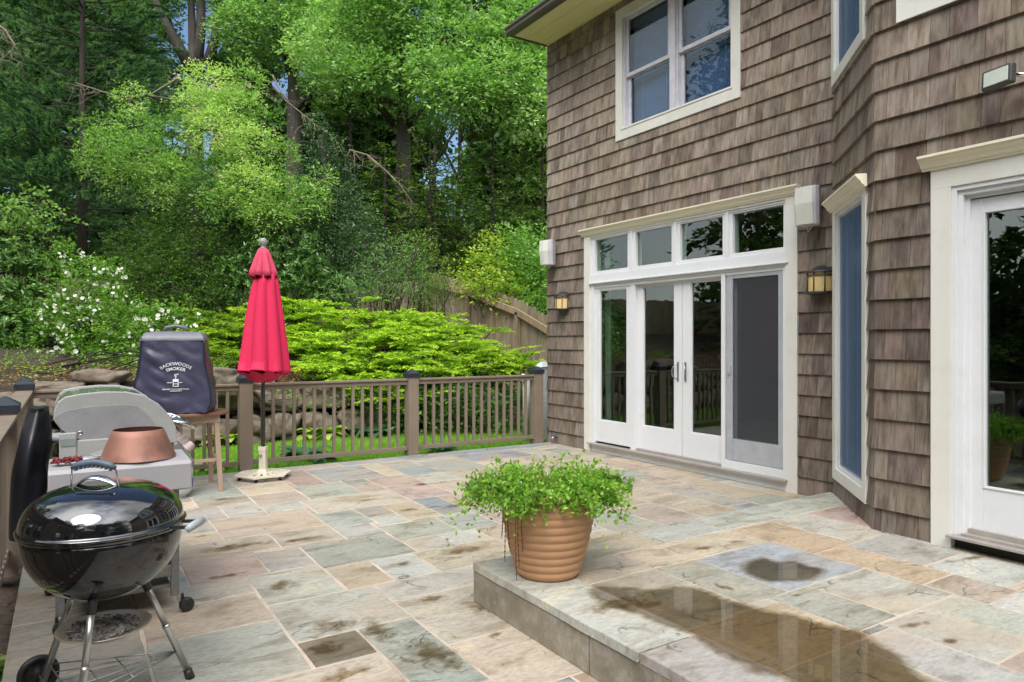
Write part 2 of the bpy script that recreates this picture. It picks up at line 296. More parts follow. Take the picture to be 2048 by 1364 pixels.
M['glassup'] = glassmat('upper_glass', tint=(.80, .88, .96), base=.03)
M['track'] = mat('aluminium_track', (.45, .41, .38), rough=.4, metal=.4)
M['dark'] = mat('dark_gap', (.03, .035, .025), (.015, .015, .01), rough=.7)
M['interior'] = mat('interior_wall', (.13, .13, .115), rough=.8)
M['woodfloor'] = mat('interior_floor', (.20, .17, .13), (.13, .11, .08), rough=.4, scale=4, stretch=(8, 1, 1))
M['blind'] = mat('blind', (.26, .32, .40), rough=.6)
M['shade'] = mat('blue_grey_backing', (.13, .18, .25), (.11, .155, .22), rough=.9)  # backing tone painted in for the blue-grey sky reflection of the panes
M['curtain'] = mat('curtain', (.20, .30, .47), (.13, .21, .36), rough=.8, scale=3)
M['nickel'] = mat('brushed_nickel', (.42, .44, .47), rough=.3, metal=.9)
M['rail'] = mat('composite_rail', (.235, .185, .14), (.20, .155, .115), rough=.55, scale=5, stretch=(1, 1, 1), dirt=(.34, .29, .23), dirt_amt=.35, dscale=3)
M['postcap'] = mat('post_cap', (.025, .032, .045), (.02, .024, .032), rough=.32, scale=5)
M['enamel'] = mat('black_enamel', (.006, .006, .008), (.005, .005, .006), rough=.05, coat=1, scale=4, spec=1)
M['bowl'] = mat('bowl_enamel', (.008, .008, .009), (.006, .006, .007), rough=.10, coat=.6, scale=4)
M['alu'] = mat('aluminium', (.62, .61, .59), (.48, .47, .45), rough=.28, metal=.85, scale=10, stretch=(1, 1, .2))
M['galv'] = mat('ash_pan', (.50, .43, .34), (.38, .32, .25), rough=.45, metal=.5, scale=6, dirt=(.2, .17, .13), dirt_amt=.6, dscale=8)
M['blackplastic'] = mat('black_plastic', (.025, .026, .028), rough=.45)
M['bluegrip'] = mat('grip_plastic', (.10, .13, .17), (.07, .09, .12), rough=.5, scale=20)
M['greygrip'] = mat('grey_grip', (.42, .44, .47), rough=.4)
M['lightgrey'] = mat('cast_grey', (.36, .36, .35), (.32, .32, .31), rough=.45, scale=14, bump=.15, bscale=160, dirt=(.28, .26, .23), dirt_amt=.3, dscale=5)
M['lidgrey'] = mat('lid_enamel', (.16, .19, .17), (.10, .13, .11), rough=.15, coat=.4, scale=3, dirt=(.4, .4, .36), dirt_amt=.5, dscale=9)
M['shelf'] = mat('shelf_plastic', (.36, .345, .355), (.32, .305, .315), rough=.5, scale=5, dirt=(.36, .32, .30), dirt_amt=.45, dscale=4)
M['cart'] = mat('cart_steel', (.22, .215, .21), (.17, .165, .16), rough=.5, scale=10, metal=.3, dirt=(.45, .42, .38), dirt_amt=.5, dscale=18)
M['cookbox'] = mat('cookbox', (.12, .12, .125), rough=.5, scale=7, dirt=(.3, .27, .23), dirt_amt=.5)
M['knob'] = mat('knob', (.50, .40, .38), (.40, .30, .28), rough=.4)
M['chrome'] = mat('chrome', (.75, .76, .77), rough=.14, metal=1)
M['copper'] = mat('copper_sheet', (.36, .17, .12), (.25, .12, .09), rough=.55, metal=.35, scale=5, stretch=(1, 1, .5), bump=.1, dirt=(.06, .05, .06), dirt_amt=.8, dscale=6)
M['copperin'] = mat('copper_inside', (.16, .05, .04), rough=.6, metal=.3)
M['tarp'] = mat('vinyl_cover', (.022, .023, .03), (.014, .015, .02), rough=.38, scale=3, bump=.5, bscale=4, stretch=(3, 3, .6))
M['redmop'] = mat('red_silicone', (.24, .03, .04), (.16, .02, .025), rough=.5)
M['plate'] = mat('peel', (.42, .40, .38), (.30, .28, .26), rough=.5, metal=.4)
M['cover'] = mat('cover_cloth', (.055, .056, .10), (.035, .035, .065), rough=.36, scale=5, bump=.9, bscale=7)
M['covertop'] = mat('cover_top', (.16, .16, .19), rough=.45, bump=.4, bscale=9)
M['print'] = mat('white_print', (.75, .75, .78), rough=.6)
M['tablewood'] = mat('table_wood', (.24, .12, .075), (.16, .08, .05), rough=.4, scale=4, stretch=(1, 8, 1))
M['legwood'] = mat('leg_wood', (.42, .30, .22), (.32, .22, .16), rough=.6, scale=5, stretch=(4, 4, .4))
M['tankwhite'] = mat('tank_paint', (.65, .67, .66), (.55, .57, .56), rough=.4)
M['tankblue'] = mat('tank_label', (.05, .12, .42), rough=.4)
M['umbrella'] = mat('umbrella_cloth', (.66, .028, .095), (.56, .02, .075), rough=.75, scale=60, spec=.25)
M['umbrellatop'] = mat('umbrella_vent_cloth', (.60, .07, .13), (.52, .05, .105), rough=.75, scale=60, spec=.25)
M['pole'] = mat('umbrella_pole', (.035, .03, .03), rough=.35)
M['finial'] = mat('finial', (.30, .29, .28), (.22, .21, .2), rough=.5, scale=20)
M['cream'] = mat('cream_iron', (.68, .62, .50), (.60, .54, .42), rough=.5, scale=9, dirt=(.4, .33, .22), dirt_amt=.4, dscale=10)
M['terra'] = mat('terracotta', (.50, .285, .15), (.42, .225, .115), rough=.62, scale=4, bump=.1, dirt=(.36, .2, .12), dirt_amt=.4, dscale=5)
M['soil'] = mat('soil', (.05, .035, .025), (.02, .015, .01), rough=.95, scale=30, bump=.8, bscale=60)
M['mulch'] = mat('mulch', (.075, .05, .035), (.02, .014, .010), rough=.95, scale=22, bump=1, bscale=40)
M['lawnbase'] = mat('lawn_soil', (.10, .22, .03), (.06, .13, .02), rough=.9, scale=12, bump=.6, bscale=60)
M['rock'] = mat('rock', (.215, .165, .12), (.08, .065, .05), rough=.85, scale=2.6, bump=.9, bscale=7, dirt=(.28, .28, .22), dirt_amt=.5, dscale=4)
M['bark'] = mat('bark', (.10, .085, .07), (.04, .034, .028), rough=.95, scale=9, bump=.9, bscale=20, stretch=(1.5, 1.5, .3))
M['barkdark'] = mat('bark_dark', (.05, .04, .03), (.02, .016, .012), rough=.95, scale=9, bump=.8, bscale=20, stretch=(1.5, 1.5, .3))
M['deadwood'] = mat('dead_wood', (.20, .165, .11), (.12, .10, .07), rough=.9, scale=9)
M['pine_wood'] = mat('fence_board', (.36, .29, .20), (.22, .175, .12), rough=.85, scale=4, attr=True, stretch=(6, 6, .5), dirt=(.12, .12, .07), dirt_amt=.5, dscale=2.2)
M['pvc'] = mat('pvc', (.72, .74, .74), rough=.4)
M['speaker'] = mat('speaker_plastic', (.66, .66, .60), (.62, .62, .56), rough=.5)
M['speakerside'] = mat('speaker_side', (.58, .57, .62), rough=.45)
M['bracket'] = mat('bracket', (.62, .50, .30), rough=.5)
M['lampmetal'] = mat('lamp_metal', (.10, .10, .115), (.06, .06, .07), rough=.4, metal=.6)
M['lampglass'] = mat('amber_glass', (.74, .56, .26), (.66, .48, .2), rough=.3, scale=30)
M['floodbody'] = mat('flood_body', (.06, .065, .06), rough=.4)
M['floodglass'] = mat('flood_lens', (.60, .64, .55), (.5, .55, .47), rough=.25)
M['yellowwall'] = mat('yellow_siding', (.62, .50, .28), rough=.7)
M['leaf'] = leafmat('leaf', trans=.38); M['needle'] = leafmat('needle', .15, .6, .2); M['waxy'] = leafmat('waxy_leaf', .5, .32, .15)
M['petal'] = leafmat('petal', .2, .6, .3)
M['water'] = watermat('puddle_water', (.58, .53, .44)); M['damp'] = dampmat()
M['ash'] = mat('ash', (.42, .38, .34), (.03, .03, .03), rough=.95, scale=45, bump=.9, bscale=50)
# ------------------------------------------------------------------ terrain
def sstep(a, b, x):
    t = np.clip((x-a)/(b-a), 0, 1); return t*t*(3-2*t)
def hgt(x, y):
    x = np.asarray(x, float); y = np.asarray(y, float)
    yl = .85*sstep(11.0, 11.5, y)+.2*np.maximum(y-11.4, 0)
    hl = -.09+yl
    hr = -.09+np.where(y > 10.6, -.28*sstep(10.6, 11.2, y)+.29*np.maximum(y-11, 0), 0)
    b = sstep(4.3, 7.6, x); h = hl*(1-b)+hr*b
    cap = 3.0+.02*np.maximum(y-22, 0); h = np.minimum(h, cap+.0*x)
    h = h+.04*np.maximum(-x-4, 0)*sstep(-6, 6, y)*.6
    return h
xs = np.concatenate([np.linspace(-300, -16, 12), np.arange(-15, 20, .35), np.linspace(21, 300, 12)])
ys = np.concatenate([np.linspace(-300, -14, 10), np.arange(-13, 30, .3), np.linspace(31, 400, 18)])
X, Y = np.meshgrid(xs, ys); Z = hgt(X, Y)+np.where(Y > 11.5, .05*np.sin(X*1.7)*np.cos(Y*2.1), 0)
Z = np.where((Y < 8.3) & (X > -.45), -.16, Z)
nx, ny = len(xs), len(ys); V = np.stack([X, Y, Z], -1).reshape(-1, 3)
idx = np.arange(nx*ny).reshape(ny, nx)
Fq = np.stack([idx[:-1, :-1], idx[:-1, 1:], idx[1:, 1:], idx[1:, :-1]], -1).reshape(-1, 4)
me = bpy.data.meshes.new('ground'); me.from_pydata(V.tolist(), [], Fq.tolist()); me.polygons.foreach_set('use_smooth', [True]*len(Fq)); me.materials.append(M['mulch'])
o = bpy.data.objects.new('ground', me); COL.objects.link(o); tag(o, kind='structure')
mb = MB()
for i in range(38):
    for j in range(7):
        x0 = -.5+i*.25; y0 = 8.1+j*.4; y1 = y0+.4
        x1 = x0+.25
        jj = lambda x, y: (x, y if y < 10.8 else 10.75+.12*math.sin(x*2.3), -.08+.01*math.sin(x*3)*math.cos(y*2))
        mb.add([jj(x0, y0), jj(x1, y0), jj(x1, y1), jj(x0, y1)], [(0, 1, 2, 3)])
o = mb.build('lawn', M['lawnbase']); tag(o, kind='structure')
# ------------------------------------------------------------------ paving
G = .0508
def layout(x0, x1, y0, y1, manual, fill_sizes, seed, colf):
    rnd = random.Random(seed)
    nx, ny = round((x1-x0)/G), round((y1-y0)/G); g = np.full((nx, ny), -1, int); rects = []
    for (a, b, c, d, col) in manual:
        i0 = max(0, round((a-.015-x0)/G)); i1 = min(nx, round((b+.015-x0)/G)); j0 = max(0, round((c-.015-y0)/G)); j1 = min(ny, round((d+.015-y0)/G))
        while i0 < i1 and (g[i0:i1, j0:j1] >= 0).any():       # trim overlap with neighbours
            sub = g[i0:i1, j0:j1] >= 0
            cand = [(sub[0].sum()/max(1, sub.shape[1]), 0), (sub[-1].sum()/max(1, sub.shape[1]), 1), (sub[:, 0].sum()/max(1, sub.shape[0]), 2), (sub[:, -1].sum()/max(1, sub.shape[0]), 3)]
            k = max(cand)[1]
            if k == 0: i0 += 1
            elif k == 1: i1 -= 1
            elif k == 2: j0 += 1
            else: j1 -= 1
            if i1 <= i0 or j1 <= j0: break
        if i1-i0 > 1 and j1-j0 > 1: g[i0:i1, j0:j1] = len(rects); rects.append([i0, i1, j0, j1, col])
    for j in range(ny):
        for i in range(nx):
            if g[i, j] >= 0: continue
            wd, hd = rnd.choice(fill_sizes); 
            if rnd.random() < .5: wd, hd = hd, wd
            a = i
            while a < nx and a-i < wd and g[a, j] < 0: a += 1
            if a < nx and g[a, j] < 0:
                k = a
                while k < nx and k-a < 4 and g[k, j] < 0: k += 1
                if k-a < 4: a = k
            b = j+1
            while b < ny and b-j < hd and (g[i:a, b] < 0).all(): b += 1
            if b < ny and ny-b < 4 and (g[i:a, b:] < 0).all(): b = ny
            if (a-i < 3 or b-j < 3):        # sliver: let a neighbour take it in
                done = False
                for r in rects:
                    if r[2] == j and r[3] == b and r[1] == i: r[1] = a; done = True; break
                    if r[0] == i and r[1] == a and r[3] == j: r[3] = b; done = True; break
                    if r[0] == i and r[1] == a and r[2] == b: r[2] = j; done = True; break
                    if r[2] == j and r[3] == b and r[0] == a: r[0] = i; done = True; break
                g[i:a, j:b] = 9999
                if done: continue
                rects.append([i, a, j, b, colf(rnd)]); continue
            g[i:a, j:b] = len(rects); rects.append([i, a, j, b, colf(rnd)])
    return [(x0+r[0]*G, x0+r[1]*G, y0+r[2]*G, y0+r[3]*G, r[4]) for r in rects]
PAL = {'g': (.405, .392, .338), 'G': (.352, .35, .312), 'b': (.31, .33, .34), 't': (.47, .395, .31), 'T': (.51, .41, .285), 'p': (.39, .305, .265), 'P': (.45, .335, .30), 'm': (.40, .345, .28), 'd': (.20, .15, .12), 'l': (.45, .435, .39), 'w': (.43, .375, .305)}
def jcol(k, rnd):
    c = PAL[k]; f = rnd.uniform(.76, 1.04); return tuple(max(.02, x*f+rnd.uniform(-.012, .012)) for x in c)
def colf(rnd): return jcol(rnd.choice('ggGGttttwwmmplbg'), rnd)
def slabs(mb, rects, ztop, th, rnd, gap=.0075):
    for (x0, x1, y0, y1, c) in rects:
        if x1-x0 < .03 or y1-y0 < .03: continue
        mb.col = c; zt = ztop+rnd.uniform(-.0015, .0015)
        pts = []
        def edge(ax, ay, bx, by):
            n = max(2, int(math.hypot(bx-ax, by-ay)/.12)); dx, dy = bx-ax, by-ay; L = math.hypot(dx, dy)
            for k in range(n):
                t = k/n; o = (rnd.uniform(-.0035, .0035) if k else 0); pts.append((ax+dx*t-dy/L*o, ay+dy*t+dx/L*o))
        a, b, c_, d = x0+gap, x1-gap, y0+gap, y1-gap
        j = [rnd.uniform(-.003, .003) for _ in range(8)]
        q = [(a+j[0], c_+j[1]), (b+j[2], c_+j[3]), (b+j[4], d+j[5]), (a+j[6], d+j[7])]
        for k in range(4): edge(*q[k], *q[(k+1) % 4])
        n = len(pts); cx = sum(p[0] for p in pts)/n; cy = sum(p[1] for p in pts)/n
        ins = []
        for p in pts:
            dx, dy = cx-p[0], cy-p[1]; L = math.hypot(dx, dy); e = min(.004, L*.1); ins.append((p[0]+dx/L*e, p[1]+dy/L*e))
        vs = [(p[0], p[1], zt-th) for p in pts]+[(p[0], p[1], zt-.003) for p in pts]+[(p[0], p[1], zt) for p in ins]
        fs = [(k, (k+1) % n, (k+1) % n+n, k+n) for k in range(n)]+[(k+n, (k+1) % n+n, (k+1) % n+2*n, k+2*n) for k in range(n)]+[tuple(range(2*n, 3*n))]
        mb.add(vs, fs)
    mb.col = (1, 1, 1)
rl = random.Random(3)
LOW = [(1.94,2.26,6.98,7.85,'p'),(2.27,2.89,7.06,7.85,'G'),(1.92,2.39,6.40,6.98,'g'),(1.47,1.92,6.86,7.29,'t'),(1.44,1.92,6.41,6.83,'m'),(1.01,1.45,6.88,7.3,'G'),(1.0,1.44,6.58,6.86,'m'),(1.13,1.43,6.07,6.57,'g'),(.84,1.13,6.08,6.56,'g'),(1.43,1.76,6.09,6.38,'g'),(1.78,2.66,5.82,6.37,'w'),
 (.98,1.74,5.42,6.05,'t'),(.62,.97,5.75,6.05,'g'),(.62,.97,5.41,5.73,'t'),(.62,1.27,5.0,5.38,'m'),(1.28,1.73,5.0,5.4,'m'),(1.75,2.06,5.33,5.8,'g'),(2.07,2.36,5.48,5.79,'G'),(2.36,2.65,5.2,5.8,'t'),(2.06,2.34,5.17,5.47,'l'),(1.74,2.04,4.97,5.31,'G'),(2.06,2.52,4.72,5.15,'g'),
 (1.42,2.04,4.4,4.95,'G'),(1.11,1.41,4.5,4.95,'g'),(.62,1.1,4.52,4.97,'p'),(2.06,2.33,4.43,4.7,'g'),(2.34,2.65,4.43,4.7,'g'),(2.02,2.65,3.97,4.4,'t'),(1.71,2.0,3.97,4.37,'l'),(1.4,1.70,3.97,4.37,'t'),(.96,1.4,3.97,4.47,'g'),(.55,.95,4.18,4.48,'g'),(1.55,2.18,3.66,3.94,'g'),(.94,1.54,3.39,3.94,'g'),(.45,.93,3.74,4.15,'t'),
 (1.54,2.18,3.0,3.63,'w'),(.92,1.21,3.1,3.37,'d'),(.32,.92,3.1,3.71,'l'),(1.22,1.53,2.6,3.37,'G'),(1.54,2.0,2.45,2.98,'t'),(.75,1.21,2.5,3.08,'w'),(2.66,3.1,5.9,6.5,'P')]
LOW = [(a, b, c, d, jcol(k, rl)) for a, b, c, d, k in LOW]
FS = [(6, 9), (9, 9), (9, 12), (6, 6), (12, 15), (6, 12), (9, 15)]
low = layout(.32, 5.86, -1.5, 7.86, LOW, FS, 11, colf)
# border copings: left edge and back edge
y = -1.5
while y < 8.14:
    L = rl.choice([.6, .75, .9, .75]); y2 = min(8.15, y+L); low.append((-.235, .32, y, y2, jcol(rl.choice('gGlg'), rl))); y = y2
x = .32
while x < 5.84:
    L = rl.choice([.6, .76, .9]); x2 = min(5.86, x+L)
    if 5.86-x2 < .2: x2 = 5.86
    low.append((x, x2, 7.86, 8.15, jcol(rl.choice('gGGb'), rl))); x = x2
low = [r for r in low if not (r[0] > 1.95 and r[3] < 3.35)]
mb = MB(); slabs(mb, low, 0, .04, rl); o = mb.build('patio', M['stone']); tag(o, kind='structure')
mb = MB(); mb.box(-.228, 5.9, -1.5, 8.143, -.2, -.003); o = mb.build('patio_bed', M['mortar']); tag(o, kind='structure')
UP = [(3.65,4.07,2.48,3.07,'T'),(4.08,4.43,2.51,3.07,'l'),(4.43,5.07,2.5,3.07,'P'),(3.0,3.63,2.77,3.05,'t'),(2.7,2.99,2.76,3.05,'t'),(3.0,3.62,2.17,2.76,'b'),(3.66,3.96,1.88,2.47,'T'),(3.97,4.42,2.04,2.5,'l'),(3.98,4.4,1.59,2.03,'l'),(3.68,3.95,1.58,1.88,'t'),(3.16,3.64,1.7,2.16,'g'),(2.7,2.98,2.15,2.75,'g'),(2.85,3.14,1.7,2.14,'g'),(2.23,2.68,2.14,2.75,'w'),(2.23,2.84,1.67,2.13,'T'),
 (3.02,3.33,1.25,1.69,'g'),(2.7,3.0,1.2,1.66,'l'),(3.34,3.68,1.2,1.66,'g'),(2.23,2.68,2.76,3.05,'w'),(2.23,2.7,1.1,1.66,'w')]
UP = [(a, b, c, d, jcol(k, rl)) for a, b, c, d, k in UP]
up = layout(2.235, 5.26, -1.5, 3.08, UP, FS, 5, colf)
cop = []
for a, b, k in ((3.387, 2.05, 'l'), (2.05, .9, 'l'), (.9, -.2, 'g'), (-.2, -1.5, 'l')): cop.append((1.905, 2.235, b, a, jcol(k, rl)))
for a, b, k in ((2.235, 3.1, 'w'), (3.1, 3.66, 'l'), (3.66, 5.26, 'g')): cop.append((a, b, 3.08, 3.4, jcol(k, rl)))
ZP = .217
mb = MB(); slabs(mb, up, ZP, .03, rl); slabs(mb, cop, ZP, .042, rl, .005); o = mb.build('upper_patio', M['stone']); tag(o, kind='structure')
mb = MB(); mb.box(1.94, 5.8, -1.5, 3.365, -.02, ZP-.006-.036); mb.box(2.2, 5.8, -1.5, 3.1, ZP-.04, ZP-.004)
o = mb.build('upper_patio_bed', M['mortar']); tag(o, kind='structure')
mb = MB(); y = 3.385
for L in (1.02, .95, .9, 1.0, .9):
    mb.box(1.915, 1.939, y-L+.008, y, .001, ZP-.044); y -= L
x = 1.95
for L in (.9, 1.1, 1.2): mb.box(x, x+L-.01, 3.366, 3.385, .001, ZP-.044); x += L
o = mb.build('patio_step', M['riser'], bevel=.002); tag(o, kind='structure')
# puddles and damp patches lying on the stones
def area2(p): return sum(p[i-1][0]*p[i][1]-p[i][0]*p[i-1][1] for i in range(len(p)))
def blob(pts, z, name, m, sub=5, jit=.012, seed=1):
    rnd = random.Random(seed); out = []
    n = len(pts)
    for i in range(n):                       # Catmull-Rom outline
        p0, p1, p2, p3 = (Vector(pts[(i+k-1) % n]) for k in range(4))
        for k in range(sub*2):
            t = k/(sub*2); q = .5*((2*p1)+(p2-p0)*t+(2*p0-5*p1+4*p2-p3)*t*t+(3*p1-p0-3*p2+p3)*t**3)
            out.append((q.x+rnd.uniform(-jit, jit)*.5, q.y+rnd.uniform(-jit, jit)*.5, z))
    P2 = np.array([(p[0], p[1]) for p in out]); Q2 = np.roll(P2, -1, 0); st = .016; mg = .06
    xs_ = np.arange(P2[:, 0].min()-mg, P2[:, 0].max()+mg, st); ys_ = np.arange(max(-.6, P2[:, 1].min()-mg), P2[:, 1].max()+mg, st)
    gx, gy = np.meshgrid(xs_, ys_, indexing='ij'); pt = np.stack([gx.ravel(), gy.ravel()], 1); dmin = np.full(len(pt), 9.); ins = np.zeros(len(pt), bool)
    for p_, q_ in zip(P2, Q2):
        e_ = q_-p_; tt = np.clip(((pt-p_) @ e_)/max(1e-12, e_ @ e_), 0, 1); dmin = np.minimum(dmin, np.hypot(*(pt-(p_+tt[:, None]*e_)).T))
        c_ = (p_[1] > pt[:, 1]) != (q_[1] > pt[:, 1]); 
        with np.errstate(divide='ignore', invalid='ignore'): ins ^= c_ & (pt[:, 0] < (q_[0]-p_[0])*(pt[:, 1]-p_[1])/(q_[1]-p_[1])+p_[0])
    sd = np.where(ins, dmin, -dmin).reshape(gx.shape); keep = (sd[:-1, :-1] > -mg) | (sd[1:, 1:] > -mg)
    ii, jj = np.nonzero(keep); ny_ = len(ys_); vid = lambda i, j: i*ny_+j
    quads = np.stack([vid(ii, jj), vid(ii+1, jj), vid(ii+1, jj+1), vid(ii, jj+1)], 1); used, inv = np.unique(quads, return_inverse=True); quads = inv.reshape(-1, 4)
    vs = [(pt[u][0], pt[u][1], z) for u in used]; val = np.clip(.3+sd.ravel()[used]/.055*.6, 0, 1)
    me = bpy.data.meshes.new(name); me.from_pydata(vs, [], quads.tolist()); a = me.color_attributes.new('Col', 'FLOAT_COLOR', 'POINT')
    a.data.foreach_set('color', np.repeat(val.astype(np.float32)[:, None], 4, 1).ravel()); me.materials.append(m)
    o = bpy.data.objects.new(name, me); COL.objects.link(o); tag(o, kind='structure'); return o
def gpt(px, py, z):
    D = (CH-z)*F/(py-682); p = at(px, py, D); return (p.x, p.y)
def c5(x, y): return gpt(1300+x/2.738, 940+y/2.738, ZP)
blob([c5(*p) for p in ((0, 655), (160, 640), (300, 660), (420, 712), (545, 745), (640, 775), (760, 790), (900, 830), (1030, 860), (1170, 890), (1200, 905), (1225, 940), (1320, 990), (1400, 1040), (1440, 1100), (1560, 1180), (1700, 1290), (1500, 1500), (1000, 1500), (760, 1161), (560, 1115), (530, 1075), (440, 1040), (340, 985), (230, 910), (60, 850), (-60, 800), (-180, 760), (-330, 690), (-300, 640), (-180, 640))], ZP+.0042, 'puddle', M['water'], 5, .012)
blob([c5(*p) for p in ((520, 510), (620, 482), (700, 505), (800, 505), (880, 530), (950, 545), (950, 575), (880, 605), (760, 612), (650, 615), (570, 590), (510, 560))], ZP+.0042, 'puddle', M['water'], 4, .01, 2)
def damp(cx, cy, rx, ry, z, rot=0, seed=0):   # a soft damp patch: strength falls off to the rim, broken by noise
    n = 24; rings = 6; mb = MB(); vs = []; cs = []
    me = bpy.data.meshes.new('damp_patch'); verts = []; faces = []; val = []
    for i in range(rings+1):
        for k in range(n):
            a = 2*math.pi*k/n; r = i/rings; x = math.cos(a)*rx*r; y = math.sin(a)*ry*r
            verts.append((cx+x*math.cos(rot)-y*math.sin(rot), cy+x*math.sin(rot)+y*math.cos(rot), z)); val.append(.75*(1-r))
    for i in range(rings):
        for k in range(n): faces.append((i*n+k, i*n+(k+1) % n, (i+1)*n+(k+1) % n, (i+1)*n+k))
    me.from_pydata(verts, [], faces); a = me.color_attributes.new('Col', 'FLOAT_COLOR', 'POINT')
    a.data.foreach_set('color', np.repeat(np.array(val, dtype=np.float32)[:, None], 4, 1).ravel()); me.materials.append(M['damp'])
    o = bpy.data.objects.new('damp_patch', me); COL.objects.link(o); tag(o, kind='structure')
def c6(x, y): return gpt(360+x/2.819, 880+y/2.819, 0)
for (x, y, rx, ry, rt) in ((275, 610, .36, .13, .05), (240, 335, .17, .1, 0), (1360, 252, .14, .13, 0), (1290, 395, .16, .1, .2), (1590, 625, .34, .13, .1), (1580, 370, .3, .1, .1), (580, 820, .16, .15, -.5), (700, 560, .3, .08, 0), (130, 542, .14, .06, 0), (870, 1050, .22, .13, 0), (1420, 380, .12, .05, 0), (250, 770, .2, .06, 0), (1730, 940, .2, .2, 0), (1780, 1100, .07, .05, 0), (1120, 1080, .13, .3, .1), (1420, 1200, .15, .35, .2), (900, 1330, .22, .09, 0), (820, 1180, .16, .12, 0), (1400, 900, .16, .07, 0), (1050, 340, .2, .06, .1), (1250, 700, .12, .08, 0)):
    p = c6(x, y); damp(p[0], p[1], rx, ry, .0045, rt)
for (x, y, rx, ry) in ((300, 430, .14, .05), (470, 395, .1, .04), (380, 640, .03, .09), (430, 650, .03, .08), (1450, 850, .16, .04), (1650, 940, .1, .04), (800, 690, .05, .02), (-150, 740, .3, .14), (1790, 480, .5, .04)):
    p = c5(x, y); damp(p[0], p[1], rx, ry, ZP+.0045, -.2)
# ------------------------------------------------------------------ house
class Fr:
    def __init__(s, o, t, n): s.o = Vector((o[0], o[1], 0)); s.t = Vector((t[0], t[1], 0)).normalized(); s.n = Vector((n[0], n[1], 0)).normalized()
    def P(s, a, d, z): v = s.o+s.t*a+s.n*d; return (v.x, v.y, z)
XA = 5.87; FA = Fr((XA, 8.2), (0, -1), (-1, 0)); FC = Fr((4.475, 2.565), (0, -1), (-1, 0))
FB = Fr((5.27, 3.36), (-1, -1), (-1, 1)); LB = math.hypot(.795, .795)
FR_ = Fr((5.27, 3.36), (1, 0), (0, 1)); FE = Fr((XA, 8.2), (1, 0), (0, 1))
FD = Fr((4.475, .1), (1, -1), (-1, -1))
def subtract(r, holes):
    rs = [r]
    for h in holes:
        nr = []
        for (a, b, c, d) in rs:
            if h[0] >= b or h[1] <= a or h[2] >= d or h[3] <= c: nr.append((a, b, c, d)); continue
            if h[0] > a: nr.append((a, h[0], c, d))
            if h[1] < b: nr.append((h[1], b, c, d))
            a2, b2 = max(a, h[0]), min(b, h[1])
            if h[2] > c: nr.append((a2, b2, c, h[2]))
            if h[3] < d: nr.append((a2, b2, h[3], d))
        rs = nr
    return [x for x in rs if x[1]-x[0] > .004 and x[3]-x[2] > .004]
house = empty('house', (XA, 8.2, 0), 'two storey house with weathered brown cedar shingle walls and cream trim beside the stone patio', 'house')
EXP = .1937; ZC0 = .170
def shingles(fr, length, zb, zt, holes, seed, tone=1.0):
    rnd = random.Random(seed); mb = MB(); bk = MB()
    for r in subtract((0, length, zb, zt), holes): bk.fbox(fr, r[0], r[1], r[2], r[3], -.12, 0)
    k = math.floor((zb-ZC0)/EXP); z = ZC0+k*EXP
    while z < zt:
        s = -rnd.uniform(0, .1); pc = None
        while s < length:
            wd = rnd.choice([.09, .11, .13, .15, .18, .22, .14]) * rnd.uniform(.9, 1.1)
            if length-(s+wd) < .06: wd = length-s+.001
            zz = z+rnd.uniform(-.0008, .0008); a0, a1 = max(s, 0)+.0013, min(s+wd, length)-.0013
            u = rnd.random(); base = (.203, .161, .126)
            if u < .2: base = (.148, .116, .092)
            elif u < .42: base = (.240, .196, .158)
            elif u < .52: base = (.215, .177, .146)
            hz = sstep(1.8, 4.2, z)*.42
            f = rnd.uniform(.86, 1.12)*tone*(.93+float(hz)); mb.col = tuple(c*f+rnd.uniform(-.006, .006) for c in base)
            tb = .0245+rnd.uniform(-.0008, .0008)
            for (p, q, c, d) in subtract((a0, a1, max(zz, zb), min(zz+EXP+.012, zt)), holes):
                d0 = tb-(tb-.003)*(c-zz)/(EXP+.012); d1 = tb-(tb-.003)*(d-zz)/(EXP+.012)
                P = fr.P
                mb.hexa([P(p, .0005, c), P(q, .0005, c), P(q, d0, c), P(p, d0, c), P(p, .0005, d), P(q, .0005, d), P(q, d1, d), P(p, d1, d)])
            s += wd
        z += EXP
    wbuild(bk, 'sheathing', M['sheath'], house)
    return wbuild(mb, 'shingle_wall', M['shingle'], house)
S = lambda y: 8.2-y              # wall A: s from Y
C_ = lambda y: 2.565-y           # wall C
dA = (S(7.33), S(4.105), -.1, 2.93); wA = (S(6.696), S(4.77), 3.96, 5.6)
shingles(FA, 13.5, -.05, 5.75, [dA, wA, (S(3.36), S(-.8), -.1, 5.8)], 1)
dC = (C_(2.204), C_(.36), .1, 2.57); wC = (C_(2.414), C_(.3), 3.468, 5.3)
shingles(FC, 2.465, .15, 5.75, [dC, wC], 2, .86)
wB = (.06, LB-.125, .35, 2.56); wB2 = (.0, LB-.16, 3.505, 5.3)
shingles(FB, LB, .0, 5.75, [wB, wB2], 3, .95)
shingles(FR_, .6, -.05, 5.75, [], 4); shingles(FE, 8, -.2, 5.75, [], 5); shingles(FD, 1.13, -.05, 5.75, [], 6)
# corner edges of the woven shingles
def crown(mb, fr, a, b, z, h=.085, out=.075):
    prof = [(0, 0), (.018, 0), (.02, .012), (.034, .02), (.042, .04), (.062, .056), (.068, .068), (out, .07), (out, h), (0, h)]
    mb.prism([(d, z+v) for d, v in prof], a, b, lambda u, v, t: fr.P(t, u+.028, v))
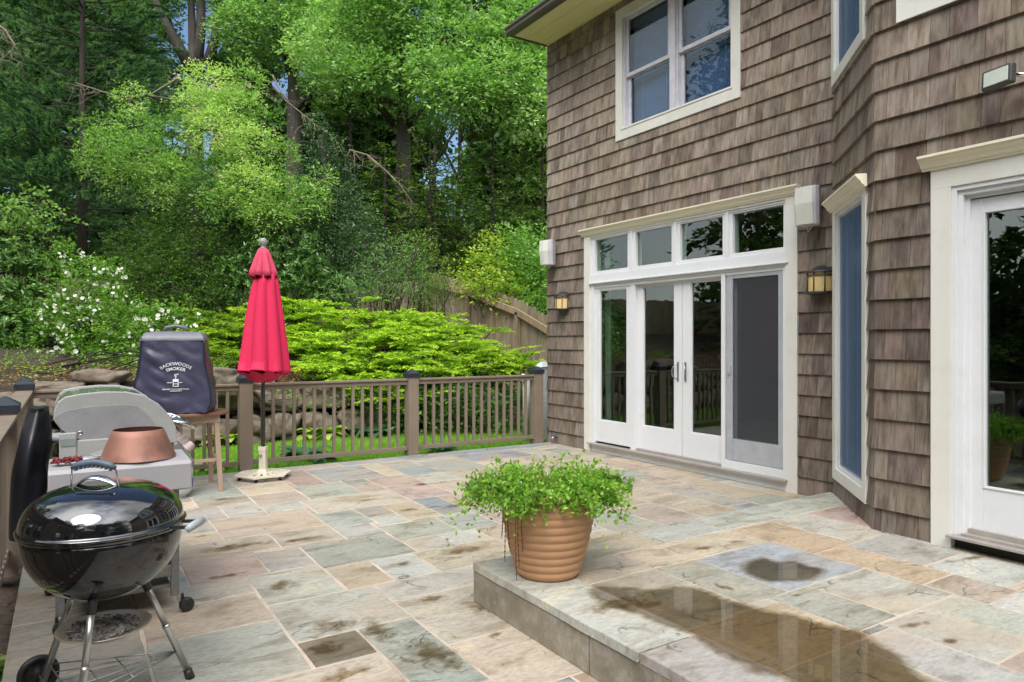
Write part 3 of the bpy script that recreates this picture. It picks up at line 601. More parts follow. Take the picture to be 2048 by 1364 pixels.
# --- garden doors on the long wall
dr = MB(); dd = bpy.data.objects.new('garden_door', None); COL.objects.link(dd); dd.parent = house; dd['label'] = 'white garden door with four transom lights and a grey sliding screen'
CF = .032
def fb(y0, y1, z0, z1, d0, d1, m=None): (m or dr).fbox(FA, S(y1), S(y0), z0, z1, d0, d1)
fb(7.205, 7.33, 0, 2.84, -.1, CF); fb(4.105, 4.235, 0, 2.84, -.1, CF); fb(4.235, 7.205, 2.815, 2.84, -.1, CF)
casing = wbuild(dr, 'casing', M['trim'], dd, .002)
cm = MB(); crown(cm, FA, S(7.37), S(4.065), 2.84); wbuild(cm, 'crown', M['crown'], dd)
fm = MB(); f2 = lambda *a: fb(*a, m=fm)
f2(4.235, 7.205, 2.175, 2.32, -.1, .024); f2(4.2, 7.215, 2.2, 2.214, .024, .052)     # band and drip cap between transoms and doors
TG = [(6.50, 7.13), (5.755, 6.356), (5.017, 5.624), (4.244+.03, 4.886)]
ed = [7.205, 6.43, 5.69, 4.95, 4.235]
for k in range(3): f2(ed[k+1]-.022, ed[k+1]+.022, 2.32, 2.815, -.1, .022)
f2(4.235, 7.205, 2.79, 2.815, -.1, .016)
for (a, b), e1, e0 in zip(TG, ed[:-1], ed[1:]):     # sash of each transom
    e0 += .022 if e0 > 4.3 else 0; e1 -= .022 if e1 < 7.2 else 0
    f2(e0, a, 2.32, 2.79, -.1, .006); f2(b, e1, 2.32, 2.79, -.1, .006); f2(a, b, 2.32, 2.362, -.1, .006); f2(a, b, 2.775, 2.79, -.1, .006)
wbuild(fm, 'transom_frame', M['white'], dd, .002)
gm = MB()
for a, b in TG: gm.fbox(FA, S(b), S(a), 2.362, 2.775, -.035, -.03)
wbuild(gm, 'transom_glass', M['glass'], dd)
def panel(name, y0, y1, d, g0, g1, zb=.14, zt=2.175, zg0=.417, zg1=2.11, mt='white', glass='glass'):
    m = MB(); f = lambda *a: fb(*a, m=m)
    f(y0, g0, zb, zt, d-.045, d); f(g1, y1, zb, zt, d-.045, d); f(g0, g1, zb, zg0, d-.044, d-.001); f(g0, g1, zg1, zt, d-.044, d-.001)
    # raised bead round the light
    e = .012
    for q in ((g0, g0+e, zg0, zg1), (g1-e, g1, zg0, zg1), (g0+e, g1-e, zg0, zg0+e), (g0+e, g1-e, zg1-e, zg1)): f(*q, d-.03, d-.008)
    o = wbuild(m, name, M[mt], dd, .002)
    g = MB(); g.fbox(FA, S(g1-e), S(g0+e), zg0+e, zg1-e, d-.028, d-.024); wbuild(g, 'door_glass', M[glass], dd); return o
panel('door_panel', 6.45, 7.13, -.005, 6.53, 7.055); panel('door_leaf', 5.645, 6.37, -.045, 5.765, 6.285); panel('door_leaf', 5.0, 5.637, -.045, 5.01, 5.515); panel('door_panel', 4.24, 4.98, -.045, 4.34, 4.9)
fm = MB(); f2 = lambda *a: fb(*a, m=fm)
f2(7.13, 7.205, .115, 2.175, -.1, .018); f2(6.37, 6.45, .115, 2.175, -.1, .006); f2(4.98, 5.03, .115, 2.175, -.044, .014); f2(4.235, 4.275, .115, 2.175, -.044, .014); f2(4.275, 4.98, .115, .2, -.04, .012); f2(4.235, 7.13, 2.14, 2.175, -.1, .008)
wbuild(fm, 'jamb', M['white'], dd, .002)
sm = MB(); f3 = lambda *a: fb(*a, m=sm)
f3(4.285, 4.335, .205, 2.165, -.03, .002); f3(4.89, 4.965, .205, 2.165, -.03, .002); f3(4.335, 4.89, .205, .43, -.028, -.002); f3(4.335, 4.89, 2.1, 2.165, -.03, .0)
scr = wbuild(sm, 'screen_door', M['greyframe'], dd, .002)
m_, t_, o_ = newmat('insect_screen'); tr = N(t_, 'ShaderNodeBsdfTransparent'); df = N(t_, 'ShaderNodeBsdfDiffuse'); df.inputs[0].default_value = (.08, .085, .095, 1)
ms = N(t_, 'ShaderNodeMixShader'); ms.inputs[0].default_value = .42; t_.links.new(tr.outputs[0], ms.inputs[1]); t_.links.new(df.outputs[0], ms.inputs[2]); t_.links.new(ms.outputs[0], o_.inputs[0]); M['mesh'] = m_
sm = MB(); fb(4.335, 4.89, .43, 2.1, -.012, -.01, m=sm); wbuild(sm, 'insect_screen', M['mesh'], dd)
sm = MB(); fb(4.905, 4.945, 1.1, 1.2, .002, .02, m=sm); fb(4.912, 4.938, 1.12, 1.18, .02, .028, m=sm); wbuild(sm, 'screen_latch', M['greygrip'], dd, .003)
sm = MB(); fb(4.21, 7.22, .095, .115, -.1, .075, m=sm); fb(4.98, 6.45, .115, .14, -.1, -.01, m=sm); wbuild(sm, 'sill', M['track'], dd, .002)
sm = MB(); fb(4.235, 7.205, 0, .095, -.1, .012, m=sm); wbuild(sm, 'skirt_board', M['white'], dd, .002)
for yy, sg in ((5.70, 1), (5.585, -1)):
    hm = MB(); X0 = XA+.045
    hm.fbox(FA, S(yy)-.011, S(yy)+.011, .99, 1.21, -.045, -.037)
    hm.tube([(X0-.008, yy, 1.185), (X0-.035, yy+.012*sg, 1.18), (X0-.055, yy+.035*sg, 1.15), (X0-.06, yy+.045*sg, 1.1), (X0-.055, yy+.035*sg, 1.05), (X0-.035, yy+.012*sg, 1.02), (X0-.008, yy, 1.015)], .007, 8)
    wbuild(hm, 'door_handle', M['nickel'], dd)
# --- rooms behind the glass
def room(x0, x1, y0, y1, z0, z1, open_x=True):
    m = MB(); t = .02
    m.box(x1, x1+t, y0, y1, z0, z1); m.box(x0, x1, y0-t, y0, z0, z1); m.box(x0, x1, y1, y1+t, z0, z1); m.box(x0, x1, y0, y1, z1, z1+t)
    wbuild(m, 'room_wall', M['interior'], house)
    m = MB(); m.box(x0, x1, y0, y1, z0-t, z0); wbuild(m, 'room_floor', M['woodfloor'], house)
room(6.0, 10, 3.7, 7.9, .12, 2.95); room(6.0, 9, 4.3, 7.2, 3.6, 5.7)
cb = MB()
for yc in (7.05, 6.9):   # pale curtain edge just inside the first light
    pass
cb.box(6.03, 6.06, 7.03, 7.12, .15, 2.7); wbuild(cb, 'curtain', mat('pale_curtain', (.25, .33, .27), rough=.9), dd)
# --- upper window
def dhwin(fr, s0, s1, z0, z1, cols, name, cw=.11, zr=.47, glass='glassup', lab=None, blind=True):
    """double hung windows in a casing; s runs along the wall frame"""
    wn = bpy.data.objects.new(name, None); COL.objects.link(wn); wn.parent = house
    if lab: wn['label'] = lab
    m = MB(); m.fbox(fr, s0, s0+cw, z0, z1, -.1, CF); m.fbox(fr, s1-cw, s1, z0, z1, -.1, CF); m.fbox(fr, s0+cw, s1-cw, z0, z0+cw, -.1, CF); m.fbox(fr, s0+cw, s1-cw, z1-cw, z1, -.1, CF)
    m.fbox(fr, s0+cw-.02, s1-cw+.02, z0+cw, z0+cw+.022, -.1, CF+.008)
    wbuild(m, 'casing', M['trim'], wn, .002)
    a, b = s0+cw, s1-cw; n = cols; mw = .085; W = (b-a-mw*(n-1))/n; zlo, zhi = z0+cw+.022, z1-cw; zm = zlo+(zhi-zlo)*zr+.03
    fm = MB(); gm = MB(); bm = MB(); pane_back = MB()
    for i in range(n):
        p = a+i*(W+mw); q = p+W
        if i: fm.fbox(fr, p-mw, p, zlo, zhi, -.1, .02)
        e = .045; fm.fbox(fr, p, p+.022, zlo, zhi, -.1, -.005); fm.fbox(fr, q-.022, q, zlo, zhi, -.1, -.005)
        # lower sash set back, upper sash in front
        for (l, h, d) in ((zlo, zm, -.055), (zm-.035, zhi, -.02)):
            fm.fbox(fr, p+.022, p+.022+e, l, h, d-.03, d); fm.fbox(fr, q-.022-e, q-.022, l, h, d-.03, d)
            fm.fbox(fr, p+.022+e, q-.022-e, l, l+e, d-.029, d-.001); fm.fbox(fr, p+.022+e, q-.022-e, h-e, h, d-.029, d-.001)
            gm.fbox(fr, p+.022+e, q-.022-e, l+e, h-e, d-.018, d-.014)
        if blind:
            pane_back.fbox(fr, p+.02, q-.02, zlo, zhi, -.175, -.165)
            z = zm-.1
            while z < zhi: bm.fbox(fr, p+.03, q-.03, z, z+.014, -.16, -.14); z += .024
            for ss in (p+.2, q-.2): bm.fbox(fr, ss, ss+.004, zlo+.1, zhi, -.135, -.13)
    wbuild(fm, 'sash', M['greyframe'] if False else mat('sash_vinyl', (.62, .61, .66), rough=.4), wn, .002); wbuild(gm, 'pane', M[glass], wn)
    if blind: wbuild(bm, 'blind', M['blind'], wn); wbuild(pane_back, 'shade', M['shade'], wn)  # the shade is an added backing plane that colours the panes
    return wn
dhwin(FA, S(6.696), S(4.77), 3.96, 5.6, 2, 'window', .12, .46, lab='upstairs double window with blinds half way down')
# --- door on the bay
dc = bpy.data.objects.new('bay_door', None); COL.objects.link(dc); dc.parent = house; dc['label'] = 'white glazed door in a broad cream casing on the bay'
def fc(m, y0, y1, z0, z1, d0, d1): m.fbox(FC, C_(y1), C_(y0), z0, z1, d0, d1)
m = MB(); fc(m, 2.088, 2.204, .205, 2.37, -.1, CF); fc(m, .36, .476, .205, 2.37, -.1, CF); fc(m, .36, 2.204, 2.37, 2.49, -.1, CF); wbuild(m, 'casing', M['trim'], dc, .002)
cm = MB(); crown(cm, FC, C_(2.25), C_(.31), 2.487); wbuild(cm, 'crown', M['crown'], dc)
m = MB()
for k, (a, d) in enumerate(((.0, .022), (.028, .005), (.05, -.025))):
    z2 = 2.37-a
    fc(m, 2.088-a-.028, 2.088-a, .3, z2, -.1, d); fc(m, .476+a, .476+a+.028, .3, z2, -.1, d); fc(m, .476+a, 2.088-a, z2-.028, z2, -.1, d-.0005)
wbuild(m, 'jamb', M['white'], dc, .002)
for k, (y0, y1) in enumerate(((1.272, 2.037), (.526, 1.268))):
    m = MB(); g0, g1 = y0+.09, y1-.09
    fc(m, y0, g0, .34, 2.285, -.09, -.045); fc(m, g1, y1, .34, 2.285, -.09, -.045); fc(m, g0, g1, .34, .59, -.089, -.046); fc(m, g0, g1, 2.21, 2.285, -.089, -.046)
    for q in ((g0, g0+.012, .59, 2.21), (g1-.012, g1, .59, 2.21), (g0+.012, g1-.012, .59, .602), (g0+.012, g1-.012, 2.198, 2.21)): fc(m, *q, -.075, -.04)
    wbuild(m, 'door_leaf', M['white'], dc, .002)
    m = MB(); fc(m, g0+.012, g1-.012, .602, 2.198, -.07, -.066); wbuild(m, 'door_glass', M['glass'], dc)
m = MB(); fc(m, .47, 2.10, .285, .30, -.1, .075); fc(m, .5, 2.04, .30, .315, -.1, .02); fc(m, .53, 2.02, .315, .345, -.1, -.02); wbuild(m, 'sill', M['track'], dc, .002)
m = MB(); fc(m, .476, 2.088, .15, .285, -.1, -.02); wbuild(m, 'threshold_gap', M['dark'], dc)
room(4.62, 9, .3, 2.45, .33, 2.55)
# --- bay windows on the slanted wall
m_, t_, o_ = newmat('blue_grey_screen'); tr = N(t_, 'ShaderNodeBsdfTransparent'); df = N(t_, 'ShaderNodeBsdfDiffuse'); df.inputs[0].default_value = (.12, .19, .30, 1)
ms = N(t_, 'ShaderNodeMixShader'); ms.inputs[0].default_value = .5; t_.links.new(tr.outputs[0], ms.inputs[1]); t_.links.new(df.outputs[0], ms.inputs[2]); t_.links.new(ms.outputs[0], o_.inputs[0]); M['bluemesh'] = m_
def bwin(z0, z1, s0, s1, lab):
    wn = bpy.data.objects.new('bay_window', None); COL.objects.link(wn); wn.parent = house; wn['label'] = lab
    m = MB(); cw = .085; f = FB
    m.fbox(f, s0, s0+cw, z0, z1, -.1, CF); m.fbox(f, s1-cw, s1, z0, z1, -.1, CF); m.fbox(f, s0+cw, s1-cw, z0, z0+.09, -.1, CF); m.fbox(f, s0+cw, s1-cw, z1-.03, z1, -.1, CF)
    wbuild(m, 'casing', M['trim'], wn, .002)
    m = MB(); a, b, c, d = s0+cw, s1-cw, z0+.09, z1-.03
    for k, (e, dd_) in enumerate(((0, .012), (.022, -.01))):
        m.fbox(f, a+e, a+e+.022, c+e, d-e, -.1, dd_); m.fbox(f, b-e-.022, b-e, c+e, d-e, -.1, dd_); m.fbox(f, a+e+.022, b-e-.022, c+e, c+e+.022, -.1, dd_); m.fbox(f, a+e+.022, b-e-.022, d-e-.022, d-e, -.1, dd_)
    wbuild(m, 'sash', M['white'], wn, .002)
    m = MB(); m.fbox(f, a+.044, b-.044, c+.044, d-.044, -.03, -.026); wbuild(m, 'pane', M['glassup'], wn)
    m = MB(); m.fbox(f, a+.04, b-.04, c+.04, d-.04, .0, .0012); wbuild(m, 'insect_screen', M['bluemesh'], wn)
    m = MB(); m.fbox(f, a+.044, b-.044, c+(d-c)*.5, c+(d-c)*.5+.035, -.075, -.05); m.fbox(f, a+.30, a+.325, c+.044, d-.044, -.07, -.055); wbuild(m, 'muntin', M['white'], wn)
    m = MB(); n = 40; vs = []                # hanging folds behind the pane
    for i in range(n+1):
        t = i/n; s = a+.02+(b-a-.04)*t; dpt = -.13+.018*math.sin(t*31)+.008*math.sin(t*77)
        vs += [f.P(s, dpt, c), f.P(s, dpt, d)]
    m.add(vs, [(2*i, 2*i+2, 2*i+3, 2*i+1) for i in range(n)]); m.smooth = True
    wbuild(m, 'curtain', M['curtain'], wn)
    return wn
wn = bwin(.35, 2.49, .06, LB-.125, 'tall narrow window with blue curtain on the slanted bay wall'); cm = MB(); crown(cm, FB, .02, LB-.085, 2.487); wbuild(cm, 'crown', M['crown'], wn)
bwin(3.505, 5.3, .02, LB-.18, 'upper narrow window on the slanted bay wall')
dhwin(FC, C_(2.414), C_(.3), 3.468, 5.3, 2, 'window', .12, .46, lab='upper window of the bay, mostly above the frame')
# --- eave
m = MB(); m.fbox(FA, 0, 13.5, 5.72, 5.735, 0, .6)
for d in (.13, .36): m.fbox(FA, 0, 13.5, 5.712, 5.7205, d, d+.012)
m.fbox(FA, 0, 13.5, 5.70, 5.72, .0, .025)
wbuild(m, 'soffit', M['soffit'], house)
m = MB(); m.fbox(FA, -.02, 13.5, 5.70, 5.80, .6, .625); m.fbox(FA, -.025, -.0, 5.7, 5.84, -.03, .6)
gp = [(.625, 5.70), (.68, 5.70), (.70, 5.73), (.705, 5.76), (.725, 5.785), (.725, 5.81), (.715, 5.81), (.715, 5.79), (.63, 5.79)]
m.prism(gp, -.03, 13.5, lambda u, v, t: FA.P(t, u, v)); wbuild(m, 'gutter', M['gutter'], house, .002)
m = MB(); P = FA.P
m.hexa([P(-.04, .7, 5.80), P(13.5, .7, 5.80), P(13.5, -3.6, 8.0), P(-.04, -3.6, 8.0), P(-.04, .7, 5.83), P(13.5, .7, 5.83), P(13.5, -3.6, 8.03), P(-.04, -3.6, 8.03)])
wbuild(m, 'roof', M['roof'], house)
# ------------------------------------------------------------------ wall fittings
def speaker(y, z, lab, turn, wd=.21, hh=.33):
    e = empty('wall_speaker', (XA-.02, y, z), lab, 'speaker', 'white speakers mounted on the shingle wall')
    m = MB(); n = 8; pr = []
    # tapered cabinet: bowed front, plan in (x out, y)
    front = [(-.17+.0*k, 0) for k in range(1)]
    plan = [(-.19, wd*.38), (-.205, 0), (-.19, -wd*.42), (-.15, -wd*.5), (-.05, -wd*.36), (-.05, wd*.3), (-.15, wd*.5)]
    lo = [(x*.9, yy*.92, -hh/2) for x, yy in plan]; mid = [(x*1.04, yy, 0.02) for x, yy in plan]; hi = [(x, yy*.98, hh/2) for x, yy in plan]
    k = len(plan); vs = lo+mid+hi
    fs = [tuple(range(k))[::-1], tuple(range(2*k, 3*k))]+[(i+r*k, (i+1) % k+r*k, (i+1) % k+(r+1)*k, i+(r+1)*k) for r in range(2) for i in range(k)]
    m.add([Vector(v) for v in vs], fs); c = m.build('cabinet', M['speakerside'], e, .008, 3); c.rotation_euler.z = turn
    m = MB(); g = [(-.1935, wd*.36), (-.2085, 0), (-.1935, -wd*.34)]
    lo = [(x*.9-.002, yy*.92, -hh/2+.008) for x, yy in g]; mi = [(x*1.04-.003, yy, .02) for x, yy in g]; hi = [(x-.002, yy*.98, hh/2-.008) for x, yy in g]
    off = [(x-.006, y_, z_) for x, y_, z_ in lo+mi+hi]
    m.add(off, [(0, 3, 4, 1), (1, 4, 5, 2), (3, 6, 7, 4), (4, 7, 8, 5)]); c2 = m.build('grille', M['speaker'], e); c2.rotation_euler.z = turn
    m = MB(); m.lathe([(.001, 0), (.045, 0), (.045, .02), (.02, .035), (.001, .035)], n=20); b = m.build('bracket', M['bracket'], e); b.rotation_euler = (0, R(-90), 0); b.location = (.005, 0, -.06)
    m = MB(); m.tube([(.01, -.02, -.08), (-.03, -.03, -.12), (-.07, -.01, -.19), (-.06, .03, -.22), (-.05, .04, -.19), (-.06, .02, -.15)], .003, 6); m.build('cable', M['speaker'], e)
    return e
speaker(8.03, 2.69, 'white wall speaker on the far corner of the shingle wall above the lantern', R(12), .24, .35)
speaker(3.93, 2.68, 'white wall speaker tucked between the garden door crown and the bay window', R(8), .24, .35)
def lantern(y, z, lab):
    e = empty('wall_lantern', (XA-.02, y, z), lab, 'wall lamp', 'amber glass lanterns on the shingle wall')
    n = 24; w = .12
    def half(r, zz): return [(-.01-r*math.sin(math.pi*k/n), r*math.cos(math.pi*k/n), zz) for k in range(n+1)]
    def loft(m, prof):
        vs = []; k = n+1
        for r, zz in prof: vs += half(r, zz)
        fs = [(i+j*k, i+1+j*k, i+1+(j+1)*k, i+(j+1)*k) for j in range(len(prof)-1) for i in range(n)]
        m.smooth = True; m.add(vs, fs)
    m = MB(); loft(m, [(w*.98, -.105), (w*.98, .075)]); m.build('shade', M['lampglass'], e)
    m = MB(); loft(m, [(.001, .14), (.03, .135), (.07, .115), (.10, .09), (w+.018, .078), (w+.018, .068), (.01, .066)]); m.build('cap', M['lampmetal'], e)
    m = MB(); loft(m, [(.001, -.125), (w+.012, -.125), (w+.018, -.112), (w+.018, -.104), (.001, -.103)]); loft(m, [(w+.004, .035), (w+.006, .041), (w+.004, .047)])
    for k in (1, 6, 12, 18, 23):
        a = math.pi*k/n; p = (-.01-(w+.002)*math.sin(a), (w+.002)*math.cos(a)); m.bar((p[0], p[1], -.105), (p[0], p[1], .072), .009)
    m.build('cage', M['lampmetal'], e)
    m = MB(); m.box(-.012, .0, -.1, .1, -.12, .12); m.build('back_plate', M['lampmetal'], e)
    return e
lantern(7.79, 2.005, 'half round amber glass lantern on the shingles left of the garden door'); lantern(3.85, 2.005, 'half round amber glass lantern on the shingles beside the slanted bay window')
e = empty('floodlight', (4.45, 1.635, 2.86), 'dark security floodlight with a pale square lens high on the bay wall', 'floodlight')
m = MB(); m.smooth = True; m.lathe([(.001, 0), (.06, 0), (.06, .02), (.05, .05), (.03, .07), (.001, .075)], n=24); b = m.build('mount', M['floodbody'], e); b.rotation_euler = (0, R(-90), 0)
m = MB(); m.tube([(-.07, .0, 0), (-.10, .05, .03), (-.11, .09, .04)], .012, 8); m.build('arm', M['chrome'], e)
m = MB(); m.box(-.022, .022, -.085, .085, -.055, .055); b = m.build('head', M['floodbody'], e, .01, 3); b.location = (-.14, .145, .035); b.rotation_euler = (0, R(4), R(-14))
m = MB(); m.box(-.026, -.0215, -.068, .068, -.04, .04); c = m.build('lens', M['floodglass'], b, .002)
e = empty('spigot', (XA-.02, 7.95, .1), 'small brass garden spigot low on the shingle wall beside the railing', 'tap')
m = MB(); m.tube([(0, 0, 0), (-.05, 0, 0), (-.08, 0, -.01), (-.09, 0, -.05)], .012, 8); m.build('spout', M['nickel'], e)
m = MB(); m.lathe([(.001, 0), (.025, 0), (.025, .008), (.001, .008)], (-.05, 0, .03), 14); m.tube([(-.05, 0, 0), (-.05, 0, .03)], .005, 6); m.build('tap_handle', M['tankblue'], e)
# ------------------------------------------------------------------ railings
def rail_run(e, a, b, capw, posts_at):
    """one run between two post centres; balusters are children"""
    a = Vector((a[0], a[1], 0)); b = Vector((b[0], b[1], 0)); d = (b-a).normalized(); L = (b-a).length; p = a+d*.07; q = b-d*.07
    m = MB(); m.bar(p+Vector((0, 0, .957)), q+Vector((0, 0, .957)), capw, .026); m.bar(p+Vector((0, 0, .918)), q+Vector((0, 0, .918)), .045, .05); wbuild(m, 'top_rail', M['rail'], e, .004)
    m = MB(); m.bar(p+Vector((0, 0, .078)), q+Vector((0, 0, .078)), .05, .05); wbuild(m, 'bottom_rail', M['rail'], e, .003)
    n = round((L-.14)/.118); first = None
    for i in range(1, n):
        c = p+d*((L-.14)*i/n)
        if first is None:
            m = MB(); m.box(-.017, .017, -.017, .017, .1, .9); first = m.build('baluster', M['rail'], e, .002); o = first
        else: o = first.copy(); COL.objects.link(o)
        o.location = c-Vector(e.location)
PM = None
def post(e, x, y, zc=1.0):
    global PM
    m = MB(); m.box(-.07, .07, -.07, .07, -.08, zc); p = m.build('post', M['rail'], e, .004); p.location = Vector((x, y, 0))-Vector(e.location)
    m = MB(); w = .083; m.box(-w, w, -w, w, zc-.015, zc+.035); m.hexa([(-w-.004, -w-.004, zc+.035), (w+.004, -w-.004, zc+.035), (w+.004, w+.004, zc+.035), (-w-.004, w+.004, zc+.035), (-.012, -.012, zc+.088), (.012, -.012, zc+.088), (.012, .012, zc+.088), (-.012, .012, zc+.088)])
    m.build('post_cap', M['postcap'], p, .003)
RB = empty('patio_railing', (-.33, 8.24, 0), 'taupe baluster railing with black capped posts along the far edge of the patio', 'railing')
PX = [-.33, 1.71, 3.75, 5.70]
for x in PX: post(RB, x, 8.24)
for a, b in zip(PX[:-1], PX[1:]): rail_run(RB, (a, 8.24), (b, 8.24), .09, None)
RL = empty('patio_railing', (-.33, 5.62, 0), 'taupe railing with wide flat cap running toward the viewer on the left', 'railing')
for y in (5.62, 2.95, .35): post(RL, -.33, y)
for a, b in ((8.24, 5.62), (5.62, 2.95), (2.95, .35)): rail_run(RL, (-.33, a), (-.33, b), .14, None)
# downspout piece beyond the last post
m = MB(); q = at(1053, 770, 10.6); m.tube([(q.x, q.y, -.1), (q.x, q.y, .80), (q.x-.02, q.y, .87), (q.x-.09, q.y-.02, .9)], .06, 14); o = m.build('drain_pipe', M['pvc']); tag(o, 'white plastic drain pipe standing behind the last railing bay near the house', 'pipe')
m = MB(); q = at(1083, 735, 10.7); m.box(q.x-.05, q.x+.15, q.y-.08, q.y+.08, -.1, 1.05); m.hexa([(q.x-.07, q.y-.1, 1.05), (q.x+.17, q.y-.1, 1.05), (q.x+.17, q.y+.1, 1.05), (q.x-.07, q.y+.1, 1.05), (q.x+.0, q.y-.04, 1.13), (q.x+.1, q.y-.04, 1.13), (q.x+.1, q.y+.04, 1.13), (q.x+.0, q.y+.04, 1.13)])
o = m.build('gate_post', M['pvc'], None, .01); tag(o, 'white vinyl gate post showing just behind the railing post at the house corner', 'post')
# ------------------------------------------------------------------ umbrella
UX, UY = 1.765, 7.63
e = empty('patio_umbrella', (UX, UY, 0), 'closed red patio umbrella with grey ball finial by the far railing', 'umbrella')
m = MB(); m.tube([(0, 0, .12), (0, 0, 2.42)], .019, 12); m.build('pole', M['pole'], e)
def folds(k, amp, ph):
    def f(a, i, z):
        v = math.sin(k*a/2+ph); return 1+amp*(abs(v)*2-1)
    return f
m = MB(); prof = [(.266, 1.125), (.262, 1.15), (.25, 1.25), (.225, 1.45), (.195, 1.7), (.165, 1.9), (.14, 2.05), (.12, 2.16)]; NA = 96; vs = []
for i, (r, z) in enumerate(prof):
    for k in range(NA):
        a = 2*math.pi*k/NA; amp = .21-.10*(i/len(prof)); v = abs(math.sin(4*a+.5+.45*math.sin(2*a+1)+.2*math.sin(z*4)))
        rr = r*(1-amp+amp*1.6*v**.8)*(1+.02*math.sin(5*a+z*3)); zz = z
        if i == 0: zz = z-.03*(1-v)-.03*math.sin(a*1+.6)
        rr *= .93; zz += .012*math.sin(2*a)*(i == 0); vs.append((rr*math.cos(a)+.004*i, rr*math.sin(a), zz))
m.smooth = True; m.add(vs, [(i*NA+k, i*NA+(k+1) % NA, (i+1)*NA+(k+1) % NA, (i+1)*NA+k) for i in range(len(prof)-1) for k in range(NA)])
cn = m.build('canopy', M['umbrella'], e); sd_ = cn.modifiers.new('solid', 'SOLIDIFY'); sd_.thickness = .003
m = MB(); vs = []; prof = [(.215, 1.09), (.15, 1.065), (.07, 1.04), (.03, 1.05)]      # inner tucked cloth
for i, (r, z) in enumerate(prof):
    for k in range(NA):
        a = 2*math.pi*k/NA; v = abs(math.sin(4*a+1.2)); vs.append((r*(.8+.3*v)*math.cos(a), r*(.8+.3*v)*math.sin(a), z-.035*(1-v)*(1 if i < 3 else 0)+.05*(i == 0)))
m.smooth = True; m.add(vs, [(i*NA+k, i*NA+(k+1) % NA, (i+1)*NA+(k+1) % NA, (i+1)*NA+k) for i in range(len(prof)-1) for k in range(NA)]); m.build('canopy_hem', M['umbrella'], e)
m = MB(); vs = []; prof = [(.138, 2.135), (.13, 2.19), (.105, 2.27), (.075, 2.36), (.05, 2.42), (.035, 2.43)]
for i, (r, z) in enumerate(prof):
    for k in range(NA):
        a = 2*math.pi*k/NA; v = abs(math.sin(4*a+.9)); amp = .22*(1-i/6)
        vs.append((r*(1-amp+amp*1.7*v)*math.cos(a), r*(1-amp+amp*1.7*v)*math.sin(a), z-(.025*(1-v) if i == 0 else 0)))
m.smooth = True; m.add(vs, [(i*NA+k, i*NA+(k+1) % NA, (i+1)*NA+(k+1) % NA, (i+1)*NA+k) for i in range(len(prof)-1) for k in range(NA)]); m.build('vent', M['umbrellatop'], e).modifiers.new('s', 'SOLIDIFY').thickness = .003
m = MB(); m.lathe([(.001, 2.42), (.03, 2.42), (.032, 2.44), (.02, 2.45), (.034, 2.465), (.042, 2.49), (.04, 2.515), (.025, 2.535), (.001, 2.54)], n=20); m.build('finial', M['finial'], e)
e = empty('umbrella_base', (UX, UY, 0), 'cream cast iron umbrella base with pierced hexagonal plate under the red umbrella', 'umbrella base')
m = MB(); m.box(-.035, .035, -.035, .035, .075, .33); m.box(-.04, .04, -.04, .04, .285, .335); m.hexa([(-.06, -.06, .055), (.06, -.06, .055), (.06, .06, .055), (-.06, .06, .055), (-.037, -.037, .1), (.037, -.037, .1), (.037, .037, .1), (-.037, .037, .1)]); sleeve = m.build('sleeve', M['cream'], e, .004); sleeve.rotation_euler.z = -YAW
m = MB(); nseg = 48; vs = []; fs = []
def hexr(a): return .265/ max(.866, math.cos((a % (math.pi/3))-math.pi/6))*.95
rad = [.05, .1, .125, .2, .225, None]
for i, r in enumerate(rad):
    for k in range(nseg):
        a = 2*math.pi*k/nseg; h = hexr(a); rr = (r if i < 3 else (r*h/.255 if r else h*1.02)); vs.append((rr*math.cos(a), rr*math.sin(a), .06-.018*(rr/.26)))
for i in range(5):
    for k in range(nseg):
        if i in (1,) and k % 4 in (1,): continue
        if i in (2,) and k % 3 in (0,): continue
        if i in (3,) and k % 5 in (2,): continue
        fs.append((i*nseg+k, i*nseg+(k+1) % nseg, (i+1)*nseg+(k+1) % nseg, (i+1)*nseg+k))
m.add(vs, fs); p = m.build('plate', M['cream'], e); s_ = p.modifiers.new('s', 'SOLIDIFY'); s_.thickness = .014; s_.offset = -1
for k in range(6):
    a = math.pi/3*k; m = MB(); m.lathe([(.001, 0), (.018, 0), (.016, .03), (.001, .03)], (.24*math.cos(a), .24*math.sin(a), 0), 10); m.build('foot', M['blackplastic'], e)
m = MB(); m.tube([(-.03, -.03, .25), (-.045, -.045, .25)], .014, 12); m.build('knob', M['finial'], e)
# ------------------------------------------------------------------ planter with plant
p0 = gpt(1096, 1146, ZP); e = empty('planter', (p0[0], p0[1], ZP), 'ribbed terracotta planter on the corner of the raised patio step', 'planter')
m = MB(); prof = [(.001, 0), (.15, 0), (.158, .008)]
H0, NR = .415, 10
for k in range(NR):
    z0 = .008+k*H0/NR; t0 = z0/H0; r0 = .158+.085*math.sin(min(1, t0)*math.pi*.5); t1 = (z0+H0/NR)/H0; r1 = .158+.085*math.sin(min(1, t1)*math.pi*.5)
    for q in (.12, .3, .5, .7, .88): prof.append((r0+(r1-r0)*q+.0075*math.sin(q*math.pi), z0+q*H0/NR))
    prof.append((r1-.0005, z0+H0/NR))
prof += [(.25, .427), (.256, .44), (.25, .452), (.235, .453), (.228, .435), (.22, .39), (.001, .375)]
m.lathe(prof, n=72); m.build('pot', M['terra'], e)
m = MB(); m.lathe([(.218, .385), (.12, .40), (.001, .405)], n=30); m.build('soil', M['soil'], e)
